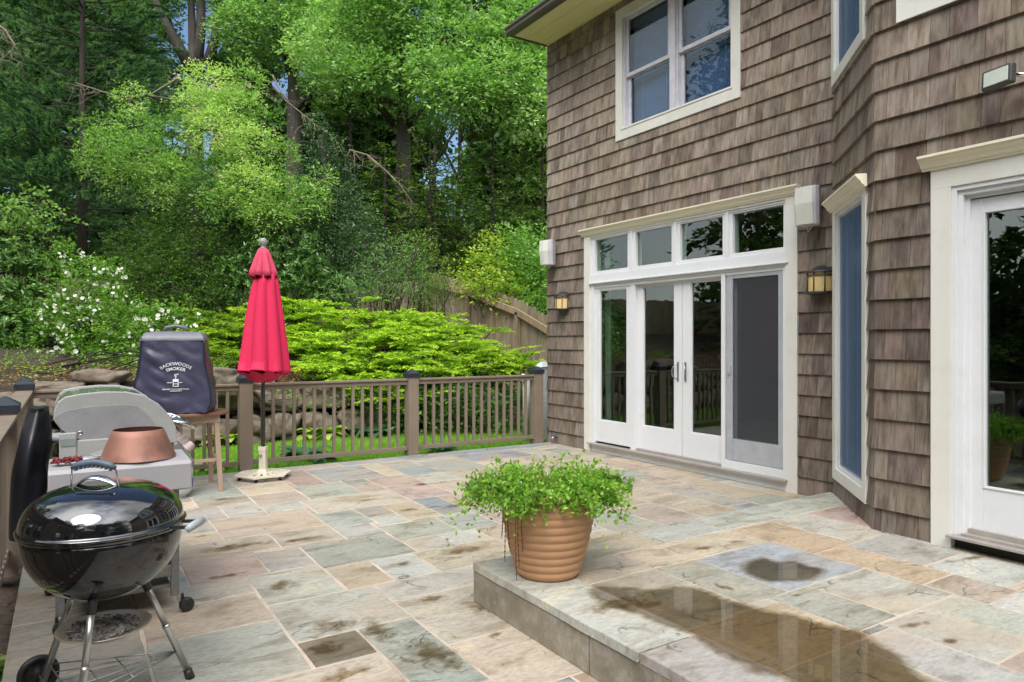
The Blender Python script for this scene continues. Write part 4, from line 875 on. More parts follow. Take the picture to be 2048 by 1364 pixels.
# ------------------------------------------------------------------ kettle grill
KC = at(209, 1050, 2.77); KX, KY = KC.x, KC.y; KR = .282; RZ = .722
e = empty('kettle_grill', (KX, KY, 0), 'black round kettle charcoal grill on three aluminium legs in the left foreground', 'grill')
m = MB(); prof = [(KR*math.sin(t*math.pi/2), RZ-.012-.272*math.cos(t*math.pi/2)**.92) for t in [i/22 for i in range(23)]]; prof[0] = (.001, prof[0][1])
m.lathe(prof+[(KR-.006, RZ-.012), (.2, RZ-.06)], n=80); m.build('bowl', M['bowl'], e)
m = MB(); m.lathe([(KR-.002, RZ-.014), (KR+.008, RZ-.012), (KR+.010, RZ-.004), (KR+.006, RZ+.002), (KR, RZ+.003)], n=80); m.build('bowl_rim', M['enamel'], e)
m = MB(); hl = .158; prof = [((KR+.004)*math.cos(t*math.pi/2)**.72, RZ+.012+hl*math.sin(t*math.pi/2)**1.0) for t in [i/26 for i in range(27)]]; prof[-1] = (.001, RZ+.012+hl)
m.lathe([(KR-.01, RZ-.0), (KR+.013, RZ+.001), (KR+.014, RZ+.008), (KR+.006, RZ+.013)]+prof, n=80); lid = m.build('lid', M['enamel'], e)
ZT = RZ+.012+hl; vx, vy = CS, -SN      # handle runs across the view
hp = lambda t, z, o=0: (vx*t+SN*o, vy*t+CS*o, z)
m = MB(); m.tube([hp(-.095, ZT-.016, -.06), hp(-.085, ZT+.06, -.07), hp(-.068, ZT+.088, -.07)], .003, 6); m.build('handle_wire', M['chrome'], lid); m = MB(); m.tube([hp(.095, ZT-.016, -.06), hp(.085, ZT+.06, -.07), hp(.068, ZT+.088, -.07)], .003, 6); m.build('handle_wire', M['chrome'], lid)
m = MB()
pts = [hp(-.084+.168*i/10, ZT+.066+.022*math.sin(math.pi*i/10)**.7, -.072) for i in range(11)]; m.tube(pts, [.008, .013, .014, .014, .014, .014, .014, .014, .014, .013, .008], 12)
for i in range(1, 10): m.bar(hp(-.084+.168*i/10-.004, ZT+.052+.022*math.sin(math.pi*i/10)**.7, -.076), hp(-.084+.168*i/10+.004, ZT+.052+.022*math.sin(math.pi*i/10)**.7, -.076), .014, .01)
m.build('grip', M['bluegrip'], lid)
m = MB(); vs = []; n = 12                      # arched chrome heat shield
for i in range(n+1):
    t = -.092+.184*i/n; zz = ZT-.018+.050*math.sin(math.pi*i/n)**.7; hw = .010+.016*math.sin(math.pi*i/n)
    vs += [hp(t, zz-.004, -.055-hw), hp(t, zz+.004, -.05), hp(t, zz-.002, -.05+hw)]
m.smooth = True; m.add(vs, [(3*i+j, 3*i+3+j, 3*i+4+j, 3*i+1+j) for i in range(n) for j in range(2)]); m.build('heat_shield', M['chrome'], lid).modifiers.new('s', 'SOLIDIFY').thickness = .004
# side handle on the right
sx = Vector((vx, vy, 0)); sy = Vector((SN, CS, 0)); B = lambda a, b, z: tuple(sx*a+sy*b+Vector((0, 0, z)))
m = MB(); m.bar(B(KR-.005, -.045, RZ+.0), B(KR+.075, -.045, RZ+.0), .012, .012); m.bar(B(KR-.005, .05, RZ+.0), B(KR+.075, .05, RZ+.0), .012, .012); m.build('handle_bracket', M['blackplastic'], e)
m = MB(); m.tube([B(KR+.072, -.06, RZ-.008), B(KR+.082, -.05, RZ+.002), B(KR+.085, 0, RZ+.004), B(KR+.082, .05, RZ+.002), B(KR+.072, .06, RZ-.008)], [.012, .016, .016, .016, .012], 12); m.build('side_grip', M['greygrip'], e)
LEGS = []
for k, a in enumerate((12, 132, 252)):
    a = R(a); ca, sa = math.cos(a), math.sin(a); top = Vector((.135*ca, .135*sa, .49)); bot = Vector((.325*ca, .325*sa, .02)); LEGS.append((top, bot))
    m = MB(); m.tube([top.lerp(bot, .06), top.lerp(bot, .5)], .0125, 14); m.tube([top.lerp(bot, .49), top.lerp(bot, .52), top.lerp(bot, .53), top.lerp(bot, .97)], [.0155, .0155, .014, .014], 14); lg = m.build('leg', M['alu'], e)
    m = MB(); m.tube([top.lerp(bot, -.03), top.lerp(bot, .14)], .0165, 14); m.build('socket', M['blackplastic'], lg)
    if k == 0: m = MB(); m.tube([top.lerp(bot, .955), bot+Vector((.004*ca, 0, -.018))], [.0175, .019], 14); m.build('foot_cap', M['blackplastic'], lg)
m = MB(); AZ = .318; m.lathe([(.02, AZ-.035), (.10, AZ-.03), (.152, AZ-.006), (.166, AZ), (.168, AZ+.004), (.16, AZ+.004), (.145, AZ-.004), (.09, AZ-.02), (.001, AZ-.024)], n=56); pan = m.build('ash_pan', M['galv'], e)
m = MB(); rnd = random.Random(4); n = 24; vs = []; fs = []
for i in range(8):
    for k in range(n):
        r = .135*i/7; a = 2*math.pi*k/n; vs.append((r*math.cos(a)*(1+.08*math.sin(3*a)), r*math.sin(a), AZ-.014+(.016+rnd.uniform(-.006, .008))*(1-(i/7)**2)))
for i in range(7):
    for k in range(n): fs.append((i*n+k, i*n+(k+1) % n, (i+1)*n+(k+1) % n, (i+1)*n+k))
m.add(vs, fs)
for _ in range(220):
    a = rnd.uniform(0, 6.28); r = .125*math.sqrt(rnd.random()); s_ = rnd.uniform(.003, .009); c = Vector((r*math.cos(a), r*math.sin(a), AZ+rnd.uniform(-.008, .006))); d = Vector((rnd.gauss(0, 1), rnd.gauss(0, 1), rnd.gauss(0, .4))).normalized()*s_*1.6; m.bar(c-d, c+d, s_, s_*.7)
m.build('ashes', M['ash'], pan)
m = MB(); c0 = Vector((0, 0, .135)); pts = [LEGS[k][0].lerp(LEGS[k][1], .76) for k in range(3)]
for k in range(3): m.tube([pts[k], pts[(k+1) % 3]], .003, 6)
for t in (.25, .5, .75): m.tube([pts[0].lerp(pts[1], t), pts[0].lerp(pts[2], t)], .0025, 6)
for t in (.2, .4, .6, .8): m.tube([pts[0], pts[1].lerp(pts[2], t)], .0022, 6)
m.build('wire_rack', M['alu'], e)
q1, q2 = LEGS[1][1]+Vector((0, 0, .055)), LEGS[2][1]+Vector((0, 0, .055)); ax = (q1-q2).normalized()
m = MB(); m.tube([q1+ax*.05, q2-ax*.05], .005, 8); m.build('axle', M['alu'], e)
for q, s_ in ((q1, 1), (q2, -1)):
    m = MB(); m.lathe([(.001, -.014), (.02, -.018), (.024, -.008), (.055, -.006), (.058, -.016), (.073, -.015), (.076, 0), (.073, .015), (.058, .016), (.055, .006), (.024, .008), (.02, .018), (.001, .014)], n=40)
    for k in range(7):
        a = 2*math.pi*k/7; m.bar((.02*math.cos(a), .02*math.sin(a), 0), (.058*math.cos(a), .058*math.sin(a), 0), .004, .022, up=(0, 0, 1))
    wh = m.build('wheel', M['blackplastic'], e); wh.location = q+ax*.035*s_; wh.rotation_euler = ax.to_track_quat('Z', 'Y').to_euler()
# ------------------------------------------------------------------ gas grill
GO = Vector((-.05, 4.10, 0)); e = empty('gas_grill', GO, 'grey gas grill with rounded lid and fold out side shelf along the left railing', 'grill')
def gb(m, *a): m.box(*a)
m = MB()   # cart: local x 0..0.58 (back to front), y 0..0.78
for x in (.03, .545):
    for y in (.02, .74): m.box(x-.02, x+.02, y-.02, y+.02, .09, .72)
m.box(.03, .545, .005, .02, .2, .26); m.box(.05, .525, .004, .018, .62, .68); m.box(.03, .545, .745, .76, .13, .7); m.build('frame', M['cart'], e, .004)
m = MB(); m.box(.05, .525, .03, .74, .13, .15); m.box(.02, .035, .03, .74, .15, .7); m.build('base_panel', M['cookbox'], e, .003)
m = MB(); m.box(.545, .563, .02, .378, .13, .66); m.build('cabinet_door', M['cart'], e, .006); m = MB(); m.box(.545, .563, .384, .74, .13, .66); m.build('cabinet_door', M['cart'], e, .006)
for x, y, r in ((.60, -.0, .036), (.035, -.02, .036), (.60, .76, .036)):
    m = MB(); m.lathe([(.001, -.016), (.02, -.02), (r, -.015), (r+.002, 0), (r, .015), (.02, .02), (.001, .016)], n=28); c = m.build('caster', M['blackplastic'], e); c.location = (x, y, r); c.rotation_euler = (R(90), 0, R(20))
    m = MB(); m.box(-.012, .012, -.024, .024, .02, .07); m.tube([(-.005, 0, .06), (-.005, 0, .1)], .008, 8); k = m.build('caster_fork', M['blackplastic'], e, .003); k.location = (x-.015, y, 0)
m = MB(); m.lathe([(.001, -.02), (.08, -.018), (.085, 0), (.08, .018), (.001, .02)], n=32); c = m.build('wheel', M['blackplastic'], e); c.location = (-.03, .70, .085); c.rotation_euler = (0, R(90), 0)
# cookbox: curved body under the lid
prof = [(.03, .98), (.03, .84), (.09, .72), (.46, .72), (.54, .80), (.55, .90), (.50, .93), (.28, .94)]
m = MB(); m.prism(prof, .055, .72, lambda u, v, t: (u, t, v)); m.build('cookbox', M['cookbox'], e, .01)
m = MB(); m.box(.025, .10, .035, .053, .80, .99); m.box(.10, .50, .04, .054, .84, .95); m.build('side_panel', M['lightgrey'], e, .006)
m = MB(); m.box(.03, .095, .031, .036, .925, .96); m.build('trim_strip', mat('green_grey', (.22, .27, .24), rough=.5), e)
lidp = [(.0, 1.06), (.003, 1.10), (.02, 1.145), (.05, 1.17), (.12, 1.183), (.22, 1.19), (.32, 1.185), (.40, 1.165), (.47, 1.115), (.525, 1.05), (.555, .985), (.56, .935), (.56, .90), (.47, .898), (.40, .90), (.33, .898), (.24, .905), (.15, .93), (.08, .965), (.03, 1.01)]
m = MB(); m.prism(lidp, .048, .075, lambda u, v, t: (u, t, v)); lid = m.build('lid_end', M['lightgrey'], e, .006, 3); m = MB(); m.prism(lidp, .70, .727, lambda u, v, t: (u, t, v)); m.build('lid_end', M['lightgrey'], e, .006, 3)
inn = [(.012+.94*(u-.28)+.262, 1.04+.88*(v-1.04)-.012) for u, v in lidp]
rec = [(.006, 1.07), (.05, 1.10), (.15, 1.115), (.30, 1.12), (.37, 1.108), (.43, 1.05), (.475, .97), (.49, .903), (.33, .903), (.24, .912), (.15, .937), (.08, .971), (.035, 1.008)]
m = MB(); m.prism(rec, .0455, .0485, lambda u, v, t: (u, t, v)); m.build('lid_end_recess', mat('cast_grey_dark', (.29, .29, .295), rough=.5, scale=14, bump=.15, bscale=160), e, .001)
m = MB(); m.smooth = False; body = [p for p in lidp if p[1] > .93 and not (p[0] < .2 and p[1] < 1.05)]; body = [(.28+(u-.28)*.985, v-.006) for u, v in lidp]
m.prism(body, .075, .70, lambda u, v, t: (u, t, v)); m.build('lid', M['lidgrey'], e, .008)
m = MB(); m.lathe([(.004, 0), (.011, 0), (.012, .003), (.009, .004), (.008, .002), (.004, .003)], n=18); b = m.build('bolt', M['chrome'], e); b.location = (.115, .047, .985); b.rotation_euler = (R(90), 0, 0)
m = MB(); hpz = .985
m.tube([(.545, .14, hpz+.02), (.60, .14, hpz+.01), (.645, .15, hpz-.01), (.66, .19, hpz-.02), (.66, .60, hpz-.02), (.645, .64, hpz-.01), (.60, .65, hpz+.01), (.545, .65, hpz+.02)], .013, 12); m.bar((.61, .15, hpz), (.61, .64, hpz), .04, .01); m.build('lid_handle', M['chrome'], e)
m = MB(); cp = [(.54, .90), (.56, .905), (.645, .80), (.64, .765), (.54, .765)]; m.prism(cp, .03, .76, lambda u, v, t: (u, t, v)); m.build('control_panel', M['cart'], e, .008)
for y in (.10, .25, .40, .55, .70):
    m = MB(); m.lathe([(.001, 0), (.03, 0), (.031, .012), (.024, .016), (.022, .045), (.018, .05), (.001, .05)], n=24); c = m.build('control_knob', M['knob'], e); c.location = (.608, y, .852); c.rotation_euler = (0, R(50), 0)
# side shelf (near end)
m = MB(); hv = lambda u, v, t: (t, u, v)
sp = [(-.375, .728), (-.37, .85), (-.355, .867), (-.03, .875), (-.005, .87), (-.005, .855), (-.34, .845), (-.355, .728)]
m.prism(sp, -.015, .575, hv); m.box(-.014, .0, -.36, -.005, .735, .85); m.box(.56, .574, -.36, -.005, .735, .85); m.build('side_shelf', M['shelf'], e, .008, 3)
m = MB(); m.bar((.02, -.34, .77), (.03, .01, .66), .025); m.bar((.53, -.34, .77), (.53, .01, .66), .025); m.build('shelf_bracket', M['cart'], e)
m = MB(); m.box(-.03, .60, .77, 1.12, .85, .875); m.build('side_shelf', M['shelf'], e, .008)
# loose things on the shelf
SZ = .8755
q = Vector((.305, 3.905, SZ)); e = empty('copper_cone', q, 'tarnished copper cone shaped cap resting on the grill side shelf', 'copper cap')
m = MB(); m.lathe([(.170, 0), (.168, .003), (.155, .034), (.140, .070), (.125, .106), (.112, .138), (.110, .139)], n=64, fn=lambda a, i, z: 1+.012*math.sin(3*a+i)*(i < 3)); m.build('cone', M['copper'], e)
m = MB(); m.lathe([(.166, .002), (.108, .137)], n=64); m.build('inner_face', M['copperin'], e)
m = MB(); m.bar((.155, -.03, .02), (.112, -.02, .132), .02, .004); m.build('seam', M['copper'], e)
q = Vector((.02, 3.86, SZ)); e = empty('basting_mop', q, 'dark red basting mop with a thin wire handle on the grill side shelf', 'basting mop')
m = MB(); rnd = random.Random(9)
for _ in range(170):
    a = rnd.uniform(-1, 1); b = rnd.uniform(-.6, .6); c = Vector((a*.055-.01, b*.03, .012+rnd.random()*.012)); m.tube([c, c+Vector((rnd.uniform(-.02, .01), rnd.uniform(-.02, .02), rnd.uniform(-.008, .014)))], .004, 5)
m.build('mop_head', M['redmop'], e); m = MB(); m.tube([(.03, 0, .016), (.10, .03, .015), (.19, .04, .012)], .0025, 6); m.build('handle', M['chrome'], e)
q = Vector((.20, 3.99, SZ)); e = empty('spatula', q, 'worn metal spatula blade lying on the grill side shelf behind the copper cone', 'spatula')
m = MB(); m.prism([(-.10, -.02), (-.09, -.07), (-.03, -.10), (.06, -.09), (.12, -.05), (.12, .05), (.04, .07), (-.06, .06)], 0, .005, lambda u, v, t: (u, v, t+.018+.15*max(0, v)*.3)); m.box(-.03, .05, -.05, .03, .0, .018); m.build('blade', M['plate'], e, .002)
m = MB(); m.tube([(.1, 0, .02), (.22, .03, .03)], .008, 8); m.build('handle', M['blackplastic'], e)
# black vinyl cover slumped between grill and railing
m = MB(); rnd = random.Random(2); n = 16; rows = 14; vs = []
for j in range(rows+1):
    t = j/rows; z = 1.08-.66*t
    for i in range(n):
        a = 2*math.pi*i/n; fo = 1+.12*math.sin(3*a+t*4)+.08*math.sin(7*a+2*t)
        rx = (.045+.07*t+.015*math.sin(5*t))*fo; ry = (.22+.16*t)*fo; cx = -.125-.07*t; 
        vs.append((max(-.25, cx+rx*math.cos(a)), 4.72+ry*math.sin(a)*(.4+.6*min(1, t*3+.3)), max(z, .005)))
m.smooth = True; m.add(vs, [(j*n+i, j*n+(i+1) % n, (j+1)*n+(i+1) % n, (j+1)*n+i) for j in range(rows) for i in range(n)]+[tuple(range(n))])
o = m.build('grill_cover', M['tarp']); sb = o.modifiers.new('s', 'SUBSURF'); sb.levels = sb.render_levels = 1
tag(o, 'black vinyl grill cover bunched upright between the gas grill and the left railing', 'grill cover')
# ------------------------------------------------------------------ smoker under its cover, table, tank
tc0 = at(352, 820, 6.75); TX, TY = tc0.x, tc0.y; TZ = .765
e = empty('side_table', (TX, TY, 0), 'reddish wooden table with splayed pale legs carrying the covered smoker', 'table')
m = MB(); n = 40; pl = [(.47*math.copysign(abs(math.cos(2*math.pi*k/n))**.6, math.cos(2*math.pi*k/n)), .30*math.copysign(abs(math.sin(2*math.pi*k/n))**.7, math.sin(2*math.pi*k/n))) for k in range(n)]
m.prism(pl, TZ-.028, TZ, lambda u, v, t: (u, v, t)); m.build('table_top', M['tablewood'], e, .006)
for sx_ in (-1, 1):
    for sy_ in (-1, 1): m = MB(); m.bar((.33*sx_, .2*sy_, TZ-.03), (.36*sx_, .26*sy_, 0), .045, .03); m.build('leg', M['legwood'], e, .003)
m = MB(); m.box(-.36, .36, -.225, -.2, TZ-.1, TZ-.029); m.box(-.36, .36, .2, .225, TZ-.1, TZ-.029); m.bar((-.34, -.2, .3), (.34, -.2, .3), .03); m.bar((.34, -.2, .32), (.34, .2, .32), .03); m.build('apron', M['legwood'], e, .002)
e = empty('covered_smoker', (TX+.0, TY, TZ), 'smoker under a navy grey fitted cloth cover with white lettering, standing on the wooden table', 'covered smoker', rz=R(-14))
def cover_pt(u, t, side):      # u 0..1 along a side, t 0 bottom..1 top
    pass
W0, D0, HT = .335, .25, .775; m = MB(); nU = 26; rows = 34; vs = []
def sect(t):
    w = W0*(1-.2*t**1.6)+.012*math.sin(t*7)-(.02 if t < .06 else 0); d = D0*(1-.1*t**1.5)
    return w, d
per = []
for (x0, y0, x1, y1, nn) in ((-1, -1, 1, -1, 30), (1, -1, 1, 1, 18), (1, 1, -1, 1, 12), (-1, 1, -1, -1, 18)):
    for k in range(nn): per.append((x0+(x1-x0)*k/nn, y0+(y1-y0)*k/nn))
NP = len(per)
for j in range(rows+1):
    t = j/rows; w, d = sect(t); z = HT*.9*t
    for (px_, py_) in per:
        cr_ = 1-.05*(abs(px_)*abs(py_))**6
        x = px_*w*cr_; y = py_*d*cr_
        nv = mnoise.noise(Vector((x*4+z*2.2, y*5, z*5.5)))*.030+mnoise.noise(Vector((x*11+z*7, y*11, z*9+x*6)))*.015
        nv *= min(1, 4*(1-t)+.15)
        if abs(py_) >= abs(px_): y += math.copysign(nv, py_)
        else: x += math.copysign(nv, px_)
        if t < .05: z_ = z+.01*math.sin(px_*9+py_*5)**2
        else: z_ = z
        vs.append((x, y, z_+.004))
fs = [(j*NP+i, j*NP+(i+1) % NP, (j+1)*NP+(i+1) % NP, (j+1)*NP+i) for j in range(rows) for i in range(NP)]
m.smooth = True; m.add(vs, fs); cov = m.build('cover', M['cover'], e)
m = MB(); w, d = sect(1); rr = [(w+.004, d+.004, HT*.885), (w+.008, d+.008, HT*.9), (w*.86, d*.8, HT*.985), (w*.5, d*.5, HT), (.002, .002, HT+.003)]; vs = []
for (a, b, z) in rr:
    for (px_, py_) in per: vs.append((px_*a, py_*b, z+.006*mnoise.noise(Vector((px_*3, py_*3, z*5)))))
m.smooth = True; m.add(vs, [(j*NP+i, j*NP+(i+1) % NP, (j+1)*NP+(i+1) % NP, (j+1)*NP+i) for j in range(len(rr)-1) for i in range(NP)]); m.build('cover_top', M['covertop'], e)
m = MB(); 
for sx_ in (-1, 1): m = MB(); m.tube([(sx_*sect(t/10)[0]*.975, -sect(t/10)[1]*.985-.006, .02+HT*.9*t/10) for t in range(11)], .006, 6); m.build('piping', M['tarp'], e)
m = MB(); m.tube([(-.10, 0, HT+.0), (-.085, 0, HT+.04), (0, 0, HT+.055), (.085, 0, HT+.04), (.10, 0, HT+.0)], .018, 10); m.build('top_handle', M['covertop'], e)
def textmesh(body, size, fn, mb):
    cu = bpy.data.curves.new('t', 'FONT'); cu.body = body; cu.size = size; cu.align_x = 'CENTER'; cu.resolution_u = 3; cu.offset = size*.018
    to = bpy.data.objects.new('t', cu); COL.objects.link(to); dg = bpy.context.evaluated_depsgraph_get(); dg.update(); me = to.evaluated_get(dg).to_mesh()
    vs = [fn(v.co.x, v.co.y) for v in me.vertices]; mb.add(vs, [tuple(p.vertices) for p in me.polygons]); to.evaluated_get(dg).to_mesh_clear(); bpy.data.objects.remove(to); bpy.data.curves.remove(cu)
def onfront(x, z):       # a point just proud of the front face of the cover
    t = min(1, max(0, z/(HT*.9))); w, d = sect(t); y = -d
    nv = mnoise.noise(Vector((x*4+z*2.2, y*5, z*5.5)))*.030+mnoise.noise(Vector((x*11+z*7, y*11, z*9+x*6)))*.015
    return (x, y-abs(nv)*min(1, 4*(1-t)+.15)-.010, z+.004)
def arc(cz, rad): 
    def f(x, y): a = x/rad; r = rad+y; return onfront(.03+r*math.sin(a), cz+r*math.cos(a)-rad)
    return f
tm = MB(); textmesh('BACKWOODS', .041, arc(.455, .20), tm); textmesh('SMOKER', .041, arc(.41, .18), tm)
fz = lambda z0: (lambda x, y: onfront(.03+x, z0+y)); textmesh("SMOKIN' THE COMPETITION", .0175, fz(.225), tm)
def q4(x0, x1, z0, z1): tm.add([onfront(x0, z0), onfront(x1, z0), onfront(x1, z1), onfront(x0, z1)], [(0, 1, 2, 3)])
for a in ((.005, .055, .30, .325), (.005, .012, .255, .30), (.048, .055, .255, .30), (.012, .048, .255, .262), (.012, .048, .278, .284), (-.045, .0, .29, .296), (.06, .085, .29, .296), (.027, .033, .325, .355), (.015, .045, .352, .357), (.018, .03, .36, .372), (.033, .055, .366, .374), (-.02, .08, .212, .217)): q4(*a)
tm.build('lettering', M['print'], cov)
q = at(378, 975, 6.55); e = empty('propane_tank', (q.x-.12, q.y, 0), 'white propane tank with a blue label band beneath the wooden table', 'propane tank')
m = MB(); m.lathe([(.10, 0), (.10, .02), (.12, .03), (.145, .06), (.152, .09)], n=40); m.lathe([(.152, .17), (.152, .26), (.14, .31), (.1, .345), (.001, .36)], n=40); m.build('tank', M['tankwhite'], e)
m = MB(); m.lathe([(.1525, .09), (.1535, .17)], n=40); m.build('label_band', M['tankblue'], e)
m = MB(); m.lathe([(.085, .34), (.085, .43), (.08, .43), (.08, .34)], n=30); m.tube([(0, 0, .35), (0, 0, .41)], .02, 10); m.build('collar', M['tankwhite'], e)
# ------------------------------------------------------------------ foliage kit
def unit(v): return v/np.maximum(np.linalg.norm(v, axis=-1, keepdims=True), 1e-9)
def rdir(n, up=0.0):
    v = RNG.normal(size=(n, 3)); v[:, 2] += up; return unit(v)
def leaves(pos, dirs, L, W, fold=0.0, up=.0):
    """diamond leaves; pos base point, dirs direction"""
    n = len(pos); L = np.broadcast_to(L, n)[:, None]; W = np.broadcast_to(W, n)[:, None]
    r = RNG.normal(size=(n, 3)); r[:, 2] += up*3; s = unit(np.cross(dirs, r)); nrm = np.cross(s, dirs)
    mid = pos+dirs*L*.45+nrm*L*fold
    q = np.stack([pos, mid+s*W*.5, pos+dirs*L, mid-s*W*.5], 1)
    return q.reshape(-1, 3)
def needles(pos, dirs, L, W):
    n = len(pos); L = np.broadcast_to(L, n)[:, None]; W = np.broadcast_to(W, n)[:, None]; s = unit(np.cross(dirs, RNG.normal(size=(n, 3))))
    return np.stack([pos-s*W*.5, pos+s*W*.5, pos+dirs*L], 1).reshape(-1, 3)
def colmix(cols, n, jit=.15, t=None):
    """pick leaf colours between the listed ones"""
    c = np.array(cols); 
    i = RNG.random(n) if t is None else np.clip(t+RNG.normal(size=n)*.12, 0, .999)
    x = i*(len(c)-1); k = np.minimum(x.astype(int), len(c)-2); f = (x-k)[:, None]; out_ = c[k]*(1-f)+c[k+1]*f
    return out_*(1+RNG.uniform(-jit, jit, (n, 1)))
def shell(c, r, n, inner=.55):
    d = rdir(n); rad = (inner+(1-inner)*RNG.random(n)**.7)[:, None]
    lump = 1+.18*np.sin(d[:, 0:1]*5+c[0])*np.cos(d[:, 1:2]*6+c[1])+.12*np.sin(d[:, 2:3]*9+c[0]*3)
    return np.array(c)+d*rad*lump*np.array(r), d
def sprays(base, dr, length, k, leafL, leafW, spread=.35, droop=.15, tipang=.5):
    """each base grows a twig along dr with k leaflets to the sides"""
    M_ = len(base); t = RNG.random((M_, k)); ln = np.broadcast_to(length, M_)[:, None, None]
    side = unit(np.cross(dr, np.array([0, 0, 1.])+RNG.normal(size=(M_, 3))*.25)); sgn = np.where(RNG.random((M_, k)) < .5, -1, 1)[..., None]
    p = base[:, None]+dr[:, None]*t[..., None]*ln; p[..., 2] -= (t**2*ln[..., 0])*droop
    off = side[:, None]*sgn*(RNG.random((M_, k))*(1-t)*spread)[..., None]*ln
    p = p+off+RNG.normal(size=p.shape)*ln*.02
    d = unit(dr[:, None]*(1-tipang)+side[:, None]*sgn*tipang+RNG.normal(size=p.shape)*.18)
    return p.reshape(-1, 3), d.reshape(-1, 3), t.reshape(-1)
def foliage(name, q, k, m, parent, cols, root):
    q = q-np.array(root); return mesh_np(name, q, None, k, m, parent, cols)
def woody(name, segs, root, m, parent, n=8):
    mb = MB()
    for pts, rad in segs: mb.tube([Vector(p)-Vector(root) for p in pts], rad, n)
    o = mb.build(name, m); 
    if parent is not None: o.parent = parent
    return o
def limb(a, b, sag=0, wob=.15, n=5, rnd=random):
    a = Vector(a); b = Vector(b); L = (b-a).length; out_ = []
    for i in range(n+1):
        t = i/n; p = a.lerp(b, t); p.z += sag*math.sin(math.pi*t)*L
        if 0 < i < n: p += Vector((rnd.uniform(-1, 1), rnd.uniform(-1, 1), rnd.uniform(-1, 1)))*wob*L*.12
        out_.append(p)
    return out_
G_OAK = [(.10, .19, .045), (.19, .34, .085), (.31, .48, .15), (.44, .58, .24)]
G_MID = [(.05, .11, .03), (.10, .20, .05), (.18, .31, .08)]
G_DARK = [(.025, .06, .02), (.05, .10, .03), (.09, .16, .045)]
G_PINE = [(.03, .08, .035), (.07, .16, .06), (.20, .35, .11)]  # lightest tone paints the look of lit plumes into the needle colour
G_OLIVE = [(.04, .08, .02), (.09, .16, .03), (.19, .28, .05)]
def gz(x, y): return float(hgt(x, y))
def broad_tree(name, label, base, trunk, clumps, n_per, L, cols, cat='tree', group=None, bark='bark', leafm='leaf', W=.5, up=.4, tr=.18, tcol=None):
    """clumps: (centre, radii); leaves hang on twigs through every clump"""
    e = empty(name, base, label, cat, group); segs = list(trunk); rnd = random.Random(int(abs(base[0]*100)+abs(base[1]*10)))
    tops = [t[0][-1] for t in trunk]; P = []; D = []; T = []
    for c, r in clumps:
        c = Vector(c); tp = min((Vector(p) for t in trunk for p in t[0][1:]), key=lambda p: (p-c).length+max(0, p.z-c.z)*1.5)
        segs.append((limb(tp, c, -.02, 1, 5, rnd), [tr*.33*(1-i*.16) for i in range(6)]))
        for _ in range(3):
            d = Vector(rdir(1)[0]); segs.append((limb(c, c+Vector((d.x*r[0], d.y*r[1], abs(d.z)*r[2]))*.85, 0, 1, 3, rnd), [tr*.1, tr*.08, tr*.05, tr*.02]))
        n = int(n_per*(r[0]*r[1]*r[2])**(2/3)); n3 = max(1, n//7)
        p, d = shell(c, r, n3); dr_ = unit(d+RNG.normal(size=d.shape)*.5+np.array([0, 0, .15]))
        p2, d2, t2 = sprays(p, dr_, L*4.5, 7, 0, 0, .45, .3, .55)
        P.append(p2); D.append(d2); T.append(np.repeat(np.clip(.5+.45*RNG.normal()*.6+RNG.normal(size=n3)*.18, 0, 1), 7))
    P = np.concatenate(P); D = np.concatenate(D); T = np.concatenate(T)
    woody('trunk', segs, base, M[bark], e)
    q = leaves(P, D, L*RNG.uniform(.7, 1.3, len(P)), L*W*RNG.uniform(.7, 1.2, len(P)), .06, up)
    foliage('crown', q, 4, M[leafm], e, colmix(cols, len(P), .15, T), base); return e
